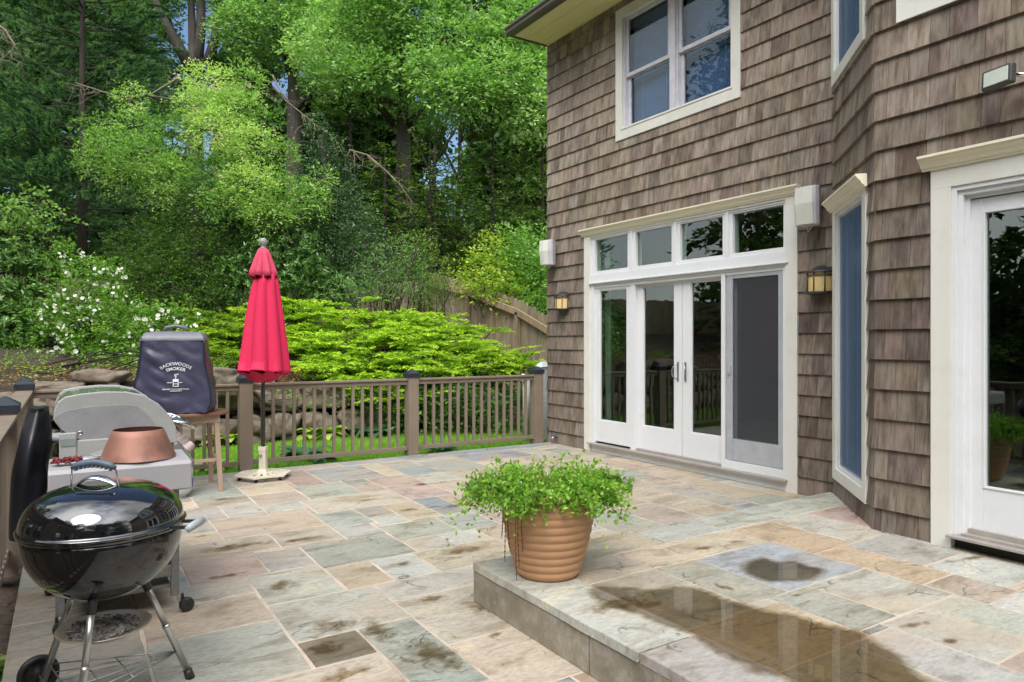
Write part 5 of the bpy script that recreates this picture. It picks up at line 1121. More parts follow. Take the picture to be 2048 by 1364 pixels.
def conifer(name, label, base, H, rmax, z0, nbr, k, cols, needleL, kind='pine', cat='tree', group=None, dens=1.0, droop=.2, seed=0, lean=(0, 0), bark='barkdark', tr=.2):
    e = empty(name, base, label, cat, group); rnd = random.Random(seed); B_ = []; Dd = []; Ln = []; segs = []
    b0 = Vector(base); top = b0+Vector((lean[0], lean[1], H)); segs.append(([b0+Vector((0, 0, -.3)), b0.lerp(top, .3), b0.lerp(top, .65), top], [tr, tr*.8, tr*.45, .02]))
    for i in range(nbr):
        h = z0+(1-z0)*(i+rnd.random())/nbr; c = b0.lerp(top, h); a = rnd.uniform(0, 6.283)
        if kind == 'pine': rr = rmax*(1-h*.55)*rnd.uniform(.55, 1.1)
        else: rr = rmax*(1-h)**.8*rnd.uniform(.75, 1.1)+.1
        d = Vector((math.cos(a), math.sin(a), rnd.uniform(-.05, .25) if kind == 'pine' else rnd.uniform(-.2, .15))).normalized()
        if rr > .5 and i % 2 == 0: segs.append((limb(c, c+d*rr*.9, .02, .6, 3, rnd), [tr*.2, tr*.16, tr*.1, .01]))
        m_ = max(4, int(rr*5*dens)); side = Vector((-d.y, d.x, 0))
        for j in range(m_):
            t = (j+.5)/m_; t = .22+.78*t; lat = rnd.uniform(-1, 1)*(.42*rr*(1.05-t)+.12)
            p = c+d*rr*t+side*lat+Vector((0, 0, -droop*rr*t*t+rnd.uniform(-.09, .09)))
            dd = (d*.8+side*(.7 if lat > 0 else -.7)*rnd.random()+Vector((0, 0, rnd.uniform(0, .5) if kind == 'pine' else rnd.uniform(-.35, .2)))).normalized()
            B_.append(p); Dd.append(dd); Ln.append(rnd.uniform(.25, .5) if kind == 'pine' else rnd.uniform(.22, .45))
    B_ = np.array(B_); Dd = np.array(Dd); Ln = np.array(Ln); woody('trunk', segs, base, M[bark], e)
    if kind == 'pine':
        t = RNG.random((len(B_), k)); p = B_[:, None]+Dd[:, None]*(t*Ln[:, None])[..., None]; d = unit(Dd[:, None]*.9+RNG.normal(size=p.shape)*.42)
        p = p.reshape(-1, 3); d = d.reshape(-1, 3); q = needles(p, d, needleL*RNG.uniform(.7, 1.3, len(p)), .02)
        foliage('crown', q, 3, M['needle'], e, colmix(cols, len(p), .2, np.repeat(RNG.random(len(B_))*.6, k)+t.reshape(-1)*.4), base)
    else:
        p, d, t = sprays(B_, Dd, Ln, k, 0, 0, .5, .25, .5); q = leaves(p, d, needleL*RNG.uniform(.7, 1.3, len(p)), needleL*.42, 0, .5)
        foliage('crown', q, 4, M['needle'], e, colmix(cols, len(p), .2, np.repeat(RNG.random(len(B_))*.55, k)+t*.45), base)
    return e
def shrub(name, label, base, clumps, n_per, L, W, cols, m='leaf', kind='twig', cat='shrub', group=None, up=.5, inner=.5, stems=4, upd=.35):
    e = empty(name, base, label, cat, group); P = []; D = []; T = []; rnd = random.Random(int(base[0]*77+base[1]*31)); segs = []
    for c, r in clumps:
        n = int(n_per*(r[0]*r[1]*r[2])**(2/3))
        if kind == 'rosette':
            k = 9; n3 = max(3, n//k); p, d = shell(c, r, n3, .45); d = unit(d+np.array([0, 0, .5])+RNG.normal(size=d.shape)*.25)
            a = (np.arange(k)/k*2*np.pi)[None]+RNG.random((n3, 1))*6; s = unit(np.cross(d, [0.3, .1, 1.])); s2 = np.cross(d, s)
            ld = unit(s[:, None]*np.cos(a)[..., None]+s2[:, None]*np.sin(a)[..., None]+d[:, None]*RNG.uniform(.0, .75, (n3, k))[..., None])
            P.append(np.repeat(p, k, 0)); D.append(ld.reshape(-1, 3)); T.append(np.repeat(np.clip(RNG.normal(.5, .25, n3), 0, 1), k))
        else:
            k = 8; n3 = max(3, n//k); p, d = shell(c, r, n3, inner); d = unit(d+RNG.normal(size=d.shape)*.45+np.array([0, 0, upd])); p2, d2, t2 = sprays(p, d, L*4, k, 0, 0, .5, .15, .6)
            P.append(p2); D.append(d2); T.append(np.repeat(np.clip(RNG.normal(.45, .22, n3), 0, 1), k)*.7+t2*.3)
        for _ in range(stems):
            a_ = Vector(base)+Vector((rnd.uniform(-.15, .15), rnd.uniform(-.15, .15), -.1)); b_ = Vector(c)+Vector((rnd.uniform(-1, 1)*r[0], rnd.uniform(-1, 1)*r[1], rnd.uniform(0, 1)*r[2]))*.6; segs.append((limb(a_, b_, 0, 1, 3, rnd), [.02, .015, .01, .005]))
    P = np.concatenate(P); D = np.concatenate(D); T = np.concatenate(T); woody('stem', segs, base, M['barkdark'], e, 5)
    q = leaves(P, D, L*RNG.uniform(.7, 1.25, len(P)), W*RNG.uniform(.8, 1.2, len(P)), .05, up); foliage('foliage', q, 4, M[m], e, colmix(cols, len(P), .14, T), base); return e
def A(px, py, D): p = at(px, py, D); return (p.x, p.y, p.z)
def grd(px, D): p = at(px, 682, D); return (p.x, p.y, gz(p.x, p.y))
def CL(px, py, D, rx, rz, ry=None): return (A(px, py, D), (rx, ry or rx, rz))
# ------------------------------------------------------------------ trees, far to near
V3 = Vector
# distant woods behind everything
P = []; T = []
rw = np.random.default_rng(5)
for i in range(440):
    px = rw.uniform(-1500, 1500); D = rw.uniform(34, 46); py = rw.uniform(300, 660)
    if px < 260: py = rw.uniform(-120, 660)
    elif rw.random() < .2 and px > 480: py = rw.uniform(60, 330)
    if 300 < px < 480 and py < 300: continue
    if 835 < px < 975 and 190 < py < 400: continue
    if i < 22: px, py, D = 460+(i % 4)*22, 130+(i//4)*90, 38
    elif i < 110: px, py, D = -1500+(i-22)//2*70, (500, 600)[i % 2], 34
    elif i >= 330: px, py, D = rw.uniform(-900, 270), rw.uniform(-150, 330), rw.uniform(29, 34)
    r = rw.uniform(1.6, 3.0) if i >= 22 else 1.1; p, d = shell(A(px, py, D), (r, r, r*.8), 850, .3); P.append(p); T.append(np.full(850, rw.random()*.7))
for i in range(70):
    px, py, D = (rw.uniform(610, 840), rw.uniform(190, 600), rw.uniform(27, 33)) if i < 50 else (rw.uniform(975, 1120), rw.uniform(200, 560), rw.uniform(26, 31))
    p, d = shell(A(px, py, D), (1.5, 1.5, 1.1), 900, .3); P.append(p); T.append(np.full(900, .3+rw.random()*.7))
for i in range(230):
    a_ = rw.uniform(-1.9, .75); rr_ = rw.uniform(20, 30); c_ = (4-rr_*math.cos(a_), 6+rr_*math.sin(a_), rw.uniform(0, 15)); p, d = shell(c_, (2.6, 2.6, 2.2), 650, .3); P.append(p); T.append(np.full(650, rw.random()*.7))
P = np.concatenate(P); T = np.concatenate(T); q = leaves(P, rdir(len(P), -.2), .36*RNG.uniform(.6, 1.3, len(P)), .24, .05, .5)
o = mesh_np('distant_woods', q, None, 4, M['leaf'], None, colmix([(.025, .06, .02), (.06, .12, .035), (.14, .23, .06)], len(P), .2, T)); tag(o, 'mass of distant dark woods behind the garden trees', 'woods', kind='stuff')
# yellow house glimpsed through the trees
c = at(470, 110, 42); e = empty('house', (c.x, c.y, 0), 'small yellow gabled house glimpsed between the trees at the top of the picture', 'house')
m = MB(); m.prism([(-1.3, 14), (1.3, 14), (1.3, 17.8), (.0, 19.2), (-1.3, 17.8)], 0, 6, lambda u, v, t: (u*CS+t*SN, -u*SN+t*CS, v)); m.box(-1, 1, .5, 2, 2, 14); m.build('wall', M['yellowwall'], e)
m = MB()
for s_ in (-1, 1): m.prism([(0, 19.3), (1.7*s_, 17.4), (1.7*s_, 17.25), (0, 19.1)], -.4, 6.4, lambda u, v, t: (u*CS+t*SN, -u*SN+t*CS, v))
m.build('roof', M['roof'], e)
# multi-stem maple, trunks against the sky
b = grd(395, 23); bb = V3(b)
def stems(pts_list, tr): return [([V3(A(x, y, D)) for x, y, D in pts], [tr*(1-.22*i) for i in range(len(pts))]) for pts in pts_list]
tk = stems([[(395, 560, 23), (392, 300, 23), (388, 130, 23), (382, 0, 23), (378, -160, 23)]], .30)+stems([[(392, 150, 23), (402, 60, 23), (402, -140, 23)], [(386, 150, 23), (350, 80, 22.6), (318, 20, 22.2), (280, -80, 22)], [(378, 130, 23), (340, 60, 23.4), (322, -10, 24), (310, -90, 24)], [(415, 130, 23), (430, 80, 23), (438, 10, 23.3), (450, -120, 23.5)]], .19)
broad_tree('maple_tree', 'tall multi stemmed tree whose grey trunks fan out against the blue sky', b, tk, [CL(330, -60, 23, 1.3, .9), CL(450, -90, 23, 1.2, .8), CL(310, 90, 23.5, .7, .6), CL(345, 190, 24, .8, .5), CL(440, 175, 24, .7, .45), CL(470, 60, 24, .6, .5), CL(385, 225, 24.5, .9, .4), CL(270, -20, 23, 1, .8), CL(300, 150, 24, .7, .5)], 3600, .13, G_MID, tr=.2)
# big forked tree at centre
b = grd(590, 24)
tk = stems([[(592, 640, 24), (590, 430, 24), (588, 230, 24), (585, 110, 24)], ], .42)+stems([[(585, 140, 24), (575, 60, 24), (590, -10, 24), (600, -140, 24)], [(592, 130, 24), (620, 60, 24.3), (650, 0, 24.6), (680, -120, 25)], [(585, 120, 24), (560, 70, 23.7), (545, 0, 23.4)]], .26)
broad_tree('forked_tree', 'large forked tree with bright feathery foliage at top centre', b, tk, [CL(500, 60, 23, 1.1, .7), CL(540, 20, 23, 1.2, .8), CL(650, 50, 23, 1.2, .7), CL(700, 20, 23.5, 1.3, .9), CL(600, -60, 23, 1.6, .8), CL(720, 90, 23, 1, .5), CL(480, 0, 23.5, .9, .7), CL(560, 110, 24.5, .7, .4), CL(650, 120, 23, 1.0, .4), CL(740, 130, 22.5, .8, .4)], 4600, .12, G_OAK, tr=.3)
# tall oak right of centre
b = grd(805, 20)
tk = stems([[(806, 600, 20), (808, 400, 20), (806, 240, 20), (800, 110, 20), (812, -20, 20), (820, -160, 20)]], .34)+stems([[(815, 250, 20), (850, 220, 19.6), (905, 205, 19.2), (960, 215, 19)], [(800, 200, 20), (850, 120, 19.6), (890, 80, 19.2), (960, 30, 19)], [(790, 250, 20), (740, 190, 19.6), (720, 140, 19.4)], [(798, 210, 20), (730, 190, 19.2), (680, 195, 19)]], .12)
broad_tree('oak_tree', 'tall oak with layered light green foliage left of the roof eave', b, tk,
 [CL(x, y, D, rx, rz) for x, y, D, rx, rz in ((690, 150, 18.5, .8, .42), (650, 90, 19, .8, .45), (760, 60, 19, .95, .5), (740, 150, 18.5, .65, .35), (790, 110, 19, .8, .5), (840, 30, 19, 1.1, .55), (900, 90, 18.5, .9, .5), (880, 150, 18.2, .75, .4), (930, 180, 18, .9, .35), (990, 150, 18, .8, .42), (1000, 90, 18.5, .9, .5), (960, 20, 19, 1, .6), (1040, 60, 18.5, .8, .6), (1070, 150, 18.5, .8, .55), (1060, 10, 19, .9, .5), (780, -40, 19, 1.3, .6), (900, -60, 19, 1.4, .6), (1010, -60, 19, 1.2, .6), (700, 20, 19.5, .9, .5), (860, 210, 19.5, .6, .3), (1080, 220, 18.5, .7, .4), (1030, 205, 19, .6, .3), (1090, 90, 19, .8, .5))], 5600, .12, G_OAK, tr=.24)
# slender bare-trunked trees in the gap below it
for i, (px, D, lab) in enumerate(((868, 26, 'slender dark tree trunk left of the sky gap below the oak'), (918, 27, 'slender dark tree trunk in the middle of the sky gap below the oak'))):
    b = grd(px, D); tk = stems([[(px, 600, D), (px-2, 420, D), (px+2, 300, D), (px, 180, D), (px+4, 60, D)]], .13)+stems([[(px, 330, D), (px+30, 280, D), (px+60, 230, D-.4)], [(px, 360, D), (px-30, 300, D), (px-50, 250, D+.4)], [(px, 290, D), (px+25, 240, D), (px+40, 190, D)]], .06)
    broad_tree('slender_tree', lab, b, tk, [CL(px+40, 210, D, .8, .5), CL(px-40, 235, D, .7, .4), CL(px, 150, D, 1, .6), CL(px-20, 400, D, .9, .4), CL(px+50, 390, D, .8, .4), CL(px+70, 330, D, .45, .25), CL(px, 450, D, 1, .5)], 1500, .13, G_MID, bark='barkdark', tr=.1, group='slender trees in the sky gap')
# dark conifers behind
for i, (px, D, H, rm, lab) in enumerate(((700, 24, 7.6, 2.6, 'dark spruce behind the dead branch at the centre of the garden'), (520, 27, 8.2, 2.8, 'dark evergreen standing behind the bright pin oak'), (1020, 27, 5.6, 2.4, 'dim evergreen in the shade far behind the yellow shrub'), (620, 29, 8.5, 2.6, 'dark evergreen directly behind the forked tree'))):
    conifer('spruce_tree', lab, grd(px, D), H, rm, .04, 100, 26, G_DARK, .13, 'spruce', seed=20+i, dens=1.1, tr=.16)
# white pines on the left
for i, (px, D, H, rm, nb, lab) in enumerate(((165, 18, 10.5, 3.3, 95, 'big white pine with soft drooping needles left of the pin oak'), (50, 22, 12, 3.6, 85, 'tall white pine in deep shade at the left edge'), (-190, 17, 9.5, 3.2, 70, 'white pine whose lowest boughs reach in from the left edge'), (270, 27, 11.5, 3.0, 70, 'white pine standing far back between the trunks'))):
    conifer('white_pine', lab, grd(px, D), H, rm, .15 if i != 2 else .1, int(nb*1.35), 105, G_PINE, .13, 'pine', seed=40+i, dens=1.5, droop=.12, tr=.13)
# left yard trees outside the frame, seen in the door glass
YT = ((-6.5, 9, 8.5, 'bushy evergreen beside the yard, reflected in the garden door glass'), (-9, 4, 9, 'broad evergreen reflected in the left door leaf'), (-7.5, -2, 8, 'evergreen reflected low in the bay door'), (-6.5, -7, 7, 'evergreen standing behind the viewer'), (-3, -11, 8, 'evergreen far behind the viewer near the house line'),
 (-10, 11, 12, 'tall evergreen at the far left corner of the yard'), (-5.5, 13.5, 10.5, 'tall evergreen left of the white pines, mirrored in the transoms'), (-9, 17, 14, 'tallest evergreen at the back left, mirrored in the upstairs window'), (-14, 8, 14, 'very tall evergreen on the left boundary'), (-13, 14, 14, 'very tall evergreen at the back of the left boundary'), (-15, 1, 13, 'very tall evergreen on the left boundary behind the viewer'))
for i, (x, y, H, lab) in enumerate(YT):
    conifer('spruce_tree', lab, (x, y, gz(x, y)), H, 2.6, .02, 60, 14, G_OLIVE, .24, 'spruce', seed=80+i, dens=.9, tr=.12)
# olive hemlocks on the right
for i, (px, D, H, rm, lab) in enumerate(((860, 19, 5.7, 2.1, 'olive green hemlock behind the butterfly bush'), (985, 19.3, 6.2, 2.2, 'olive green hemlock behind the yellow green shrub'), (1085, 19.5, 6.6, 2.2, 'olive green hemlock partly hidden by the house corner'), (770, 19, 5.1, 1.9, 'shorter olive hemlock right of the dark holly'))):
    conifer('hemlock_tree', lab, grd(px, D), H, rm, .03, 130, 26, G_OLIVE, .07, 'hemlock', seed=60+i, dens=1.5, droop=.3, tr=.1)
# holly: narrow dark cone
def cone_clumps(px, D, ybot, ytop, rb, n): return [CL(px+RNG.uniform(-.5, .5)*rb*60*(1-i/n), ybot+(ytop-ybot)*i/n, D, rb*(1-i/n*.82), .42) for i in range(n)]
b = grd(672, 15); e = broad_tree('holly_tree', 'dense dark green holly tapering to a point behind the umbrella', b, stems([[(672, 640, 15), (670, 450, 15), (640, 270, 15)]], .09), [CL(px, y, 15, r, .45) for px, y, r in ((680, 560, .85), (675, 510, .95), (680, 460, .9), (670, 415, .75), (660, 370, .62), (648, 330, .42), (640, 295, .28), (636, 268, .15), (720, 500, .5), (625, 480, .5))], 9500, .055, [(.03, .07, .025), (.06, .13, .045), (.12, .21, .08)], bark='barkdark', leafm='waxy', tr=.06)
# pin oak: the bright tree in the middle distance
b = grd(398, 14.6)
tk = stems([[(400, 640, 14.6), (402, 480, 14.6), (398, 330, 14.5), (405, 220, 14.5), (420, 150, 14.4)]], .10)+stems([[(400, 330, 14.5), (340, 300, 14.3), (260, 310, 14.1), (200, 320, 14)], [(400, 380, 14.5), (480, 390, 14.2), (580, 410, 14)], [(400, 260, 14.5), (460, 260, 14.3), (520, 300, 14.1)], [(405, 200, 14.5), (350, 200, 14.5), (290, 190, 14.5)]], .04)
broad_tree('pin_oak', 'bright light green pin oak with spiky lobed leaves in front of the pines', b, tk,
 [CL(x, y, D, rx, rz) for x, y, D, rx, rz in ((420, 170, 14.3, .42, .28), (490, 155, 14.4, .28, .2), (400, 215, 14.2, .42, .26), (470, 215, 14.1, .42, .3), (525, 240, 14.2, .25, .2), (440, 265, 14, .55, .3), (350, 260, 14.1, .4, .22), (270, 250, 14, .3, .2), (225, 290, 14, .4, .25), (290, 310, 13.8, .5, .3), (200, 320, 14, .3, .2), (340, 350, 13.8, .4, .28), (500, 290, 13.9, .45, .25), (560, 310, 14, .3, .2), (430, 350, 13.8, .5, .28), (500, 370, 13.7, .5, .28), (570, 390, 13.8, .45, .28), (620, 400, 14, .3, .22), (450, 405, 13.7, .45, .25), (540, 430, 13.7, .4, .22), (255, 350, 14, .35, .2), (265, 195, 14.5, .25, .15), (330, 390, 14, .25, .15), (190, 250, 14.3, .16, .1), (640, 360, 14.2, .2, .15))], 13500, .07, [(.11, .22, .05), (.22, .38, .09), (.36, .52, .15), (.52, .62, .22)], tr=.07, W=.38)
# bare dead limbs in front of the dark trees
def twigs(name, lab, pts, D, rad, nsub, seed):
    rnd = random.Random(seed); base = A(pts[0][0], pts[0][1], D); segs = []
    main = [V3(A(x, y, D-.05*i)) for i, (x, y) in enumerate(pts)]; segs.append((main, [rad*(1-i/len(main))+.006 for i in range(len(main))]))
    for _ in range(nsub):
        k = rnd.randrange(1, len(main)); p = main[k].lerp(main[k-1], rnd.random()); d = (main[-1]-main[0]).normalized(); q = p+(d*rnd.uniform(.3, 1)+V3((rnd.uniform(-.4, .4), rnd.uniform(-.4, .4), rnd.uniform(-.8, .3))))*rnd.uniform(.3, .8); l_ = limb(p, q, -.1, 1.5, 4, rnd); segs.append((l_, [.008, .007, .006, .004, .003]))
        q2 = l_[2]+V3((rnd.uniform(-.3, .3), 0, rnd.uniform(-.4, .2))); segs.append((limb(l_[2], q2, 0, 1, 3, rnd), [.007, .005, .004, .003]))
    o = woody(name, segs, base, M['deadwood'], None, 5); o.location = base; tag(o, lab, 'branch')
twigs('dead_branch', 'pale bare dead branch arching down right of the holly', [(690, 330), (700, 300), (735, 310), (770, 340), (800, 370), (835, 420)], 16, .024, 20, 3)
twigs('dead_branch', 'thin bare forked branch reaching left above the pin oak', [(360, 150), (350, 160), (300, 190), (240, 195), (195, 180), (150, 165)], 15.5, .028, 16, 5)
twigs('dead_branch', 'thin bare twigs hanging at the upper left corner', [(-30, 30), (10, 60), (30, 90), (20, 110)], 12, .02, 12, 8)
twigs('dead_branch', 'long thin bare twigs crossing in front of the forked tree', [(545, 150), (570, 200), (620, 240), (660, 270), (690, 300)], 16, .014, 10, 9)
# ------------------------------------------------------------------ wooden fences
def boards(e, pts, hfun, w_=.14):
    """vertical boards between plan points; hfun(x,y)->(zbottom, ztop)"""
    mb = MB(); rnd = random.Random(5)
    for (a, b) in zip(pts[:-1], pts[1:]):
        a = V3((a[0], a[1], 0)); b = V3((b[0], b[1], 0)); d = (b-a).normalized(); L = (b-a).length; n = int(L/w_)
        for i in range(n):
            p = a+d*(i*w_+.004); q = a+d*((i+1)*w_-.004); z0, z1 = hfun(p.x, p.y); z1 += rnd.uniform(-.02, .02); f = rnd.uniform(.75, 1.15); mb.col = (f, f*rnd.uniform(.95, 1.02), f*rnd.uniform(.88, 1))
            nn = V3((-d.y, d.x, 0))*.018; mid = (p+q)/2
            P_ = lambda v, z, s_: (v.x+nn.x*s_, v.y+nn.y*s_, z)
            poly = [(p, z0), (q, z0), (q, z1-.04), (mid+(q-mid)*.6, z1), (mid+(p-mid)*.6, z1), (p, z1-.04)]
            vs = [P_(v, z, 0) for v, z in poly]+[P_(v, z, 1) for v, z in poly]; mb.add(vs, [tuple(range(6))[::-1], tuple(range(6, 12))]+[(k, (k+1) % 6, (k+1) % 6+6, k+6) for k in range(6)])
    wbuild(mb, 'boards', M['pine_wood'], e)
WX = 8.0
def rz(y): return float(np.interp(y, [9, 10.5, 12.3, 14.5, 16.5], [1.0, 1.40, 2.08, 2.62, 3.0]))
FY = [8.6, 10.25, 12.25, 14.4, 16.6]
e = empty('wooden_fence', (WX, 10, 0), 'weathered board fence stepping down the slope beside the juniper toward the house', 'fence')
boards(e, [(WX+.06, FY[-1]), (WX+.06, FY[0])], lambda x, y: (rz(y)-1.75, rz(y)+.22))
for y in FY: 
    m = MB(); m.box(WX-.06, WX+.04, y-.05, y+.05, rz(y)-1.8, rz(y)+.0); m.col = (1, 1, 1); m.c = [(.9, .85, .8)]*6; wbuild(m, 'post', M['pine_wood'], e, .004)
for a, b in zip(FY[:-1], FY[1:]):
    m = MB(); m.col = (1.1, 1.0, .85); m.bar((WX-.035, a, rz(a)), (WX-.035, b, rz(b)), .05, .13); wbuild(m, 'top_rail', M['pine_wood'], e, .003)
e = empty('wooden_fence', (0, 16.6, 1.6), 'grey brown board fence glimpsed behind the rhododendrons along the back of the garden', 'fence')
boards(e, [(-9, 15.6), (0, 16.4), (8.06, 16.6)], lambda x, y: (float(hgt(x, y))-.2, max(float(np.interp(x, [-9, 0, 5, 8], [2.75, 2.7, 2.6, 3.1])), 2)))
# ------------------------------------------------------------------ boulders of the low retaining wall
def boulder(seed):
    bm = __import__('bmesh').new(); __import__('bmesh').ops.create_icosphere(bm, subdivisions=4, radius=1)
    for v in bm.verts:
        c = v.co.copy(); v.co = V3([math.copysign(abs(k)**.62, k) for k in c]); n1 = mnoise.noise(c*1.3+V3((seed*7, 0, 0)))*.35+mnoise.noise(c*3.1+V3((0, seed*5, 0)))*.13+mnoise.noise(c*8+V3((0, 0, seed)))*.035; v.co *= .85+n1
    me = bpy.data.meshes.new('boulder'); bm.to_mesh(me); bm.free(); me.materials.append(M['rock']); me.polygons.foreach_set('use_smooth', [True]*len(me.polygons)); return me
BM = [boulder(i) for i in range(6)]; rnd = random.Random(12); bi = 0
def put_boulder(x, y, z, sx_, sy_, sz_, lab=None, grp='boulders of the low retaining wall'):
    global bi
    o = bpy.data.objects.new('boulder', BM[bi % 6]); bi += 1; COL.objects.link(o); o.location = (x, y, z); o.scale = (sx_, sy_, sz_); o.rotation_euler = (rnd.uniform(-.12, .12), rnd.uniform(-.12, .12), rnd.uniform(-.3, .3))
    tag(o, lab or 'brown grey boulder stacked in the low wall behind the railing', 'boulder', grp)
ORD = 'first second third fourth fifth sixth seventh eighth ninth tenth eleventh twelfth thirteenth fourteenth fifteenth sixteenth seventeenth eighteenth'.split()
nb_ = -1; x = -3.2
while x < 5.2:
    sx_ = rnd.uniform(.26, .46); nb_ += 1; put_boulder(x+sx_, 11.0+rnd.uniform(-.05, .1), .12, sx_, .3, rnd.uniform(.22, .3), ORD[nb_]+' boulder from the left in the bottom row of the low wall'); x += sx_*1.75
nb_ = -1; x = -3.0
while x < 4.6:
    sx_ = rnd.uniform(.3, .5); nb_ += 1; put_boulder(x+sx_, 11.2+rnd.uniform(-.05, .1), .56, sx_, .32, rnd.uniform(.2, .28), ORD[nb_]+' boulder from the left in the top row of the low wall'); x += sx_*1.75
q = A(205, 757, 9.9); put_boulder(q[0], q[1]+.15, q[2]-.0, .36, .28, .15, 'pale brown boulder with a flat sloping top left of the covered smoker')
q = A(112, 775, 9.5); put_boulder(q[0], q[1]+.1, q[2]-.03, .42, .3, .13, 'wide orange brown boulder behind the corner post of the railing')
q = A(450, 755, 9.9); put_boulder(q[0], q[1]+.3, q[2]-.06, .34, .28, .22, 'grey green boulder just right of the covered smoker')
# ------------------------------------------------------------------ shrubs
RH = [(.07, .15, .035), (.12, .24, .05), (.20, .34, .08)]
shrub('rhododendron', 'rhododendron with long glossy leaves at the left edge beyond the rails', grd(40, 13), [CL(x, y, D, r, r*.8) for x, y, D, r in ((50, 520, 12.6, .45), (90, 545, 12.6, .4), (20, 590, 12.3, .5), (75, 600, 12.3, .4), (10, 650, 12, .5), (60, 660, 12, .4), (110, 620, 12.4, .3), (-40, 620, 12, .6), (30, 700, 11.8, .35), (-20, 690, 11.8, .4))], 5600, .12, .036, RH, 'waxy', 'rosette', stems=2)
shrub('rhododendron', 'tall rhododendron with dark whorled leaves directly behind the umbrella', grd(560, 14), [CL(x, y, D, r, r*.85) for x, y, D, r in ((560, 450, 14, .35), (600, 480, 14, .45), (540, 510, 13.8, .5), (610, 530, 13.7, .5), (470, 540, 13.6, .4), (650, 560, 13.8, .4), (580, 570, 13.5, .5), (480, 580, 13.5, .45), (440, 600, 13.8, .4), (690, 580, 14, .35), (640, 590, 13.6, .4), (520, 470, 14.2, .35))], 5600, .11, .034, [(.05, .12, .03), (.10, .20, .045), (.17, .30, .08)], 'waxy', 'rosette', stems=2)
shrub('evergreen_bush', 'loose small leaved evergreen bush between the white flowers and the umbrella', grd(370, 13.8), [CL(x, y, D, r, r*.8) for x, y, D, r in ((350, 470, 13.8, .45), (400, 430, 14, .35), (330, 520, 13.6, .55), (400, 510, 13.6, .55), (290, 560, 13.5, .5), (360, 580, 13.4, .6), (430, 560, 13.5, .45), (300, 620, 13.2, .5), (380, 630, 13.2, .5), (450, 500, 14, .35), (250, 500, 14, .4), (300, 460, 14, .35), (230, 580, 13.6, .4), (330, 550, 13.3, .45), (420, 600, 13.2, .4), (260, 540, 13.8, .4))], 9000, .055, .026, [(.04, .09, .02), (.08, .15, .03), (.16, .25, .05)], 'leaf', 'twig', stems=3)
fl = [CL(x, y, D, r, r*.85) for x, y, D, r in ((140, 525, 12.5, .3), (175, 560, 12.4, .4), (215, 555, 12.4, .3), (160, 610, 12.1, .45), (225, 620, 12.2, .4), (120, 640, 12, .4), (190, 660, 11.9, .5), (260, 650, 12, .4), (110, 690, 11.8, .35), (180, 705, 11.7, .4), (245, 700, 11.7, .4), (290, 680, 11.8, .35), (320, 650, 12.2, .35), (360, 640, 12.4, .3), (280, 730, 11.5, .3), (400, 660, 12.4, .25))]
fs_ = shrub('flowering_shrub', 'large shrub dotted with small white blossoms left of the covered smoker', grd(190, 12.3), fl, 7500, .06, .032, [(.09, .20, .03), (.17, .32, .05), (.28, .44, .09)], 'leaf', 'twig', stems=3)
# blossoms
m = MB(); rb = random.Random(3)
for k in range(6):
    a = 2*math.pi*k/6; d = V3((math.cos(a), math.sin(a), .25)); s_ = V3((-math.sin(a), math.cos(a), 0)); m.add([V3((0, 0, 0)), d*.022+s_*.014, d*.036, d*.022-s_*.014], [(0, 1, 2, 3)])
m.col = (.92, .88, .84); m.c = [(.86, .83, .80)]*6; m.add([V3((.006*math.cos(t), .006*math.sin(t), .008)) for t in (0, 1.3, 2.5, 3.8, 5)], [(0, 1, 2, 3, 4)]); m.c[-1] = (.75, .6, .3)
bl = m.build('blossom', M['petal']); bl.parent = fs_; first = True
views = []; MORE = []
for i in range(290):
    c, r = fl[rb.randrange(len(fl))] if rb.random() < .8 else fl[rb.randrange(6)]
    d = V3((rb.gauss(0, .7), -abs(rb.gauss(.8, .5)), rb.gauss(.25, .6))).normalized(); p = V3(c)+V3((d.x*r[0], d.y*r[1], d.z*r[2]))*rb.uniform(.98, 1.12)
    if i % 3 == 0 or not views: views.append(p)
    else: p = views[-1]+V3((rb.gauss(0, .06), rb.gauss(0, .04), rb.gauss(0, .06)))
    s_ = rb.uniform(.8, 1.3)
    if i >= 99: MORE.append((p-V3(fs_.location), s_*.85, d.to_track_quat('Z', 'Y'))); continue
    o = bl if first else bl.copy()
    if not first: COL.objects.link(o)
    first = False; o.location = p-V3(fs_.location); o.scale = (s_, s_, s_); o.rotation_euler = d.to_track_quat('Z', 'Y').to_euler()
mo = MB(); mo.col = (.86, .83, .80)
for p, s_, qn in MORE: mo.add([p+qn @ (v.co*s_) for v in bl.data.vertices], [tuple(f.vertices) for f in bl.data.polygons])
o = mo.build('blossoms', M['petal']); o.parent = fs_; o['kind'] = 'stuff'
shrub('climbing_shrub', 'pale round leaved climber hanging at the left edge in front of the pines', grd(-10, 12.8), [CL(x, y, D, r, r*.7) for x, y, D, r in ((20, 420, 12.5, .35), (70, 410, 12.5, .3), (100, 440, 12.6, .25), (10, 470, 12.5, .4), (60, 470, 12.6, .3))], 2600, .075, .055, [(.14, .25, .06), (.22, .36, .09), (.30, .44, .13)], 'leaf', 'twig', stems=4)
bf = shrub('butterfly_bush', 'grey green butterfly bush with dark spent flower spikes above the juniper', grd(780, 13.8), [CL(x, y, D, r, r) for x, y, D, r in ((790, 510, 13.8, .25), (760, 545, 13.7, .35), (815, 545, 13.7, .35), (740, 585, 13.5, .35), (790, 590, 13.4, .4), (845, 580, 13.6, .35), (700, 600, 13.4, .3), (830, 510, 13.9, .2))], 4200, .085, .022, [(.10, .18, .07), (.17, .28, .10), (.27, .40, .16)], 'leaf', 'twig', stems=5, upd=1.0)
m = MB(); rb = random.Random(8)
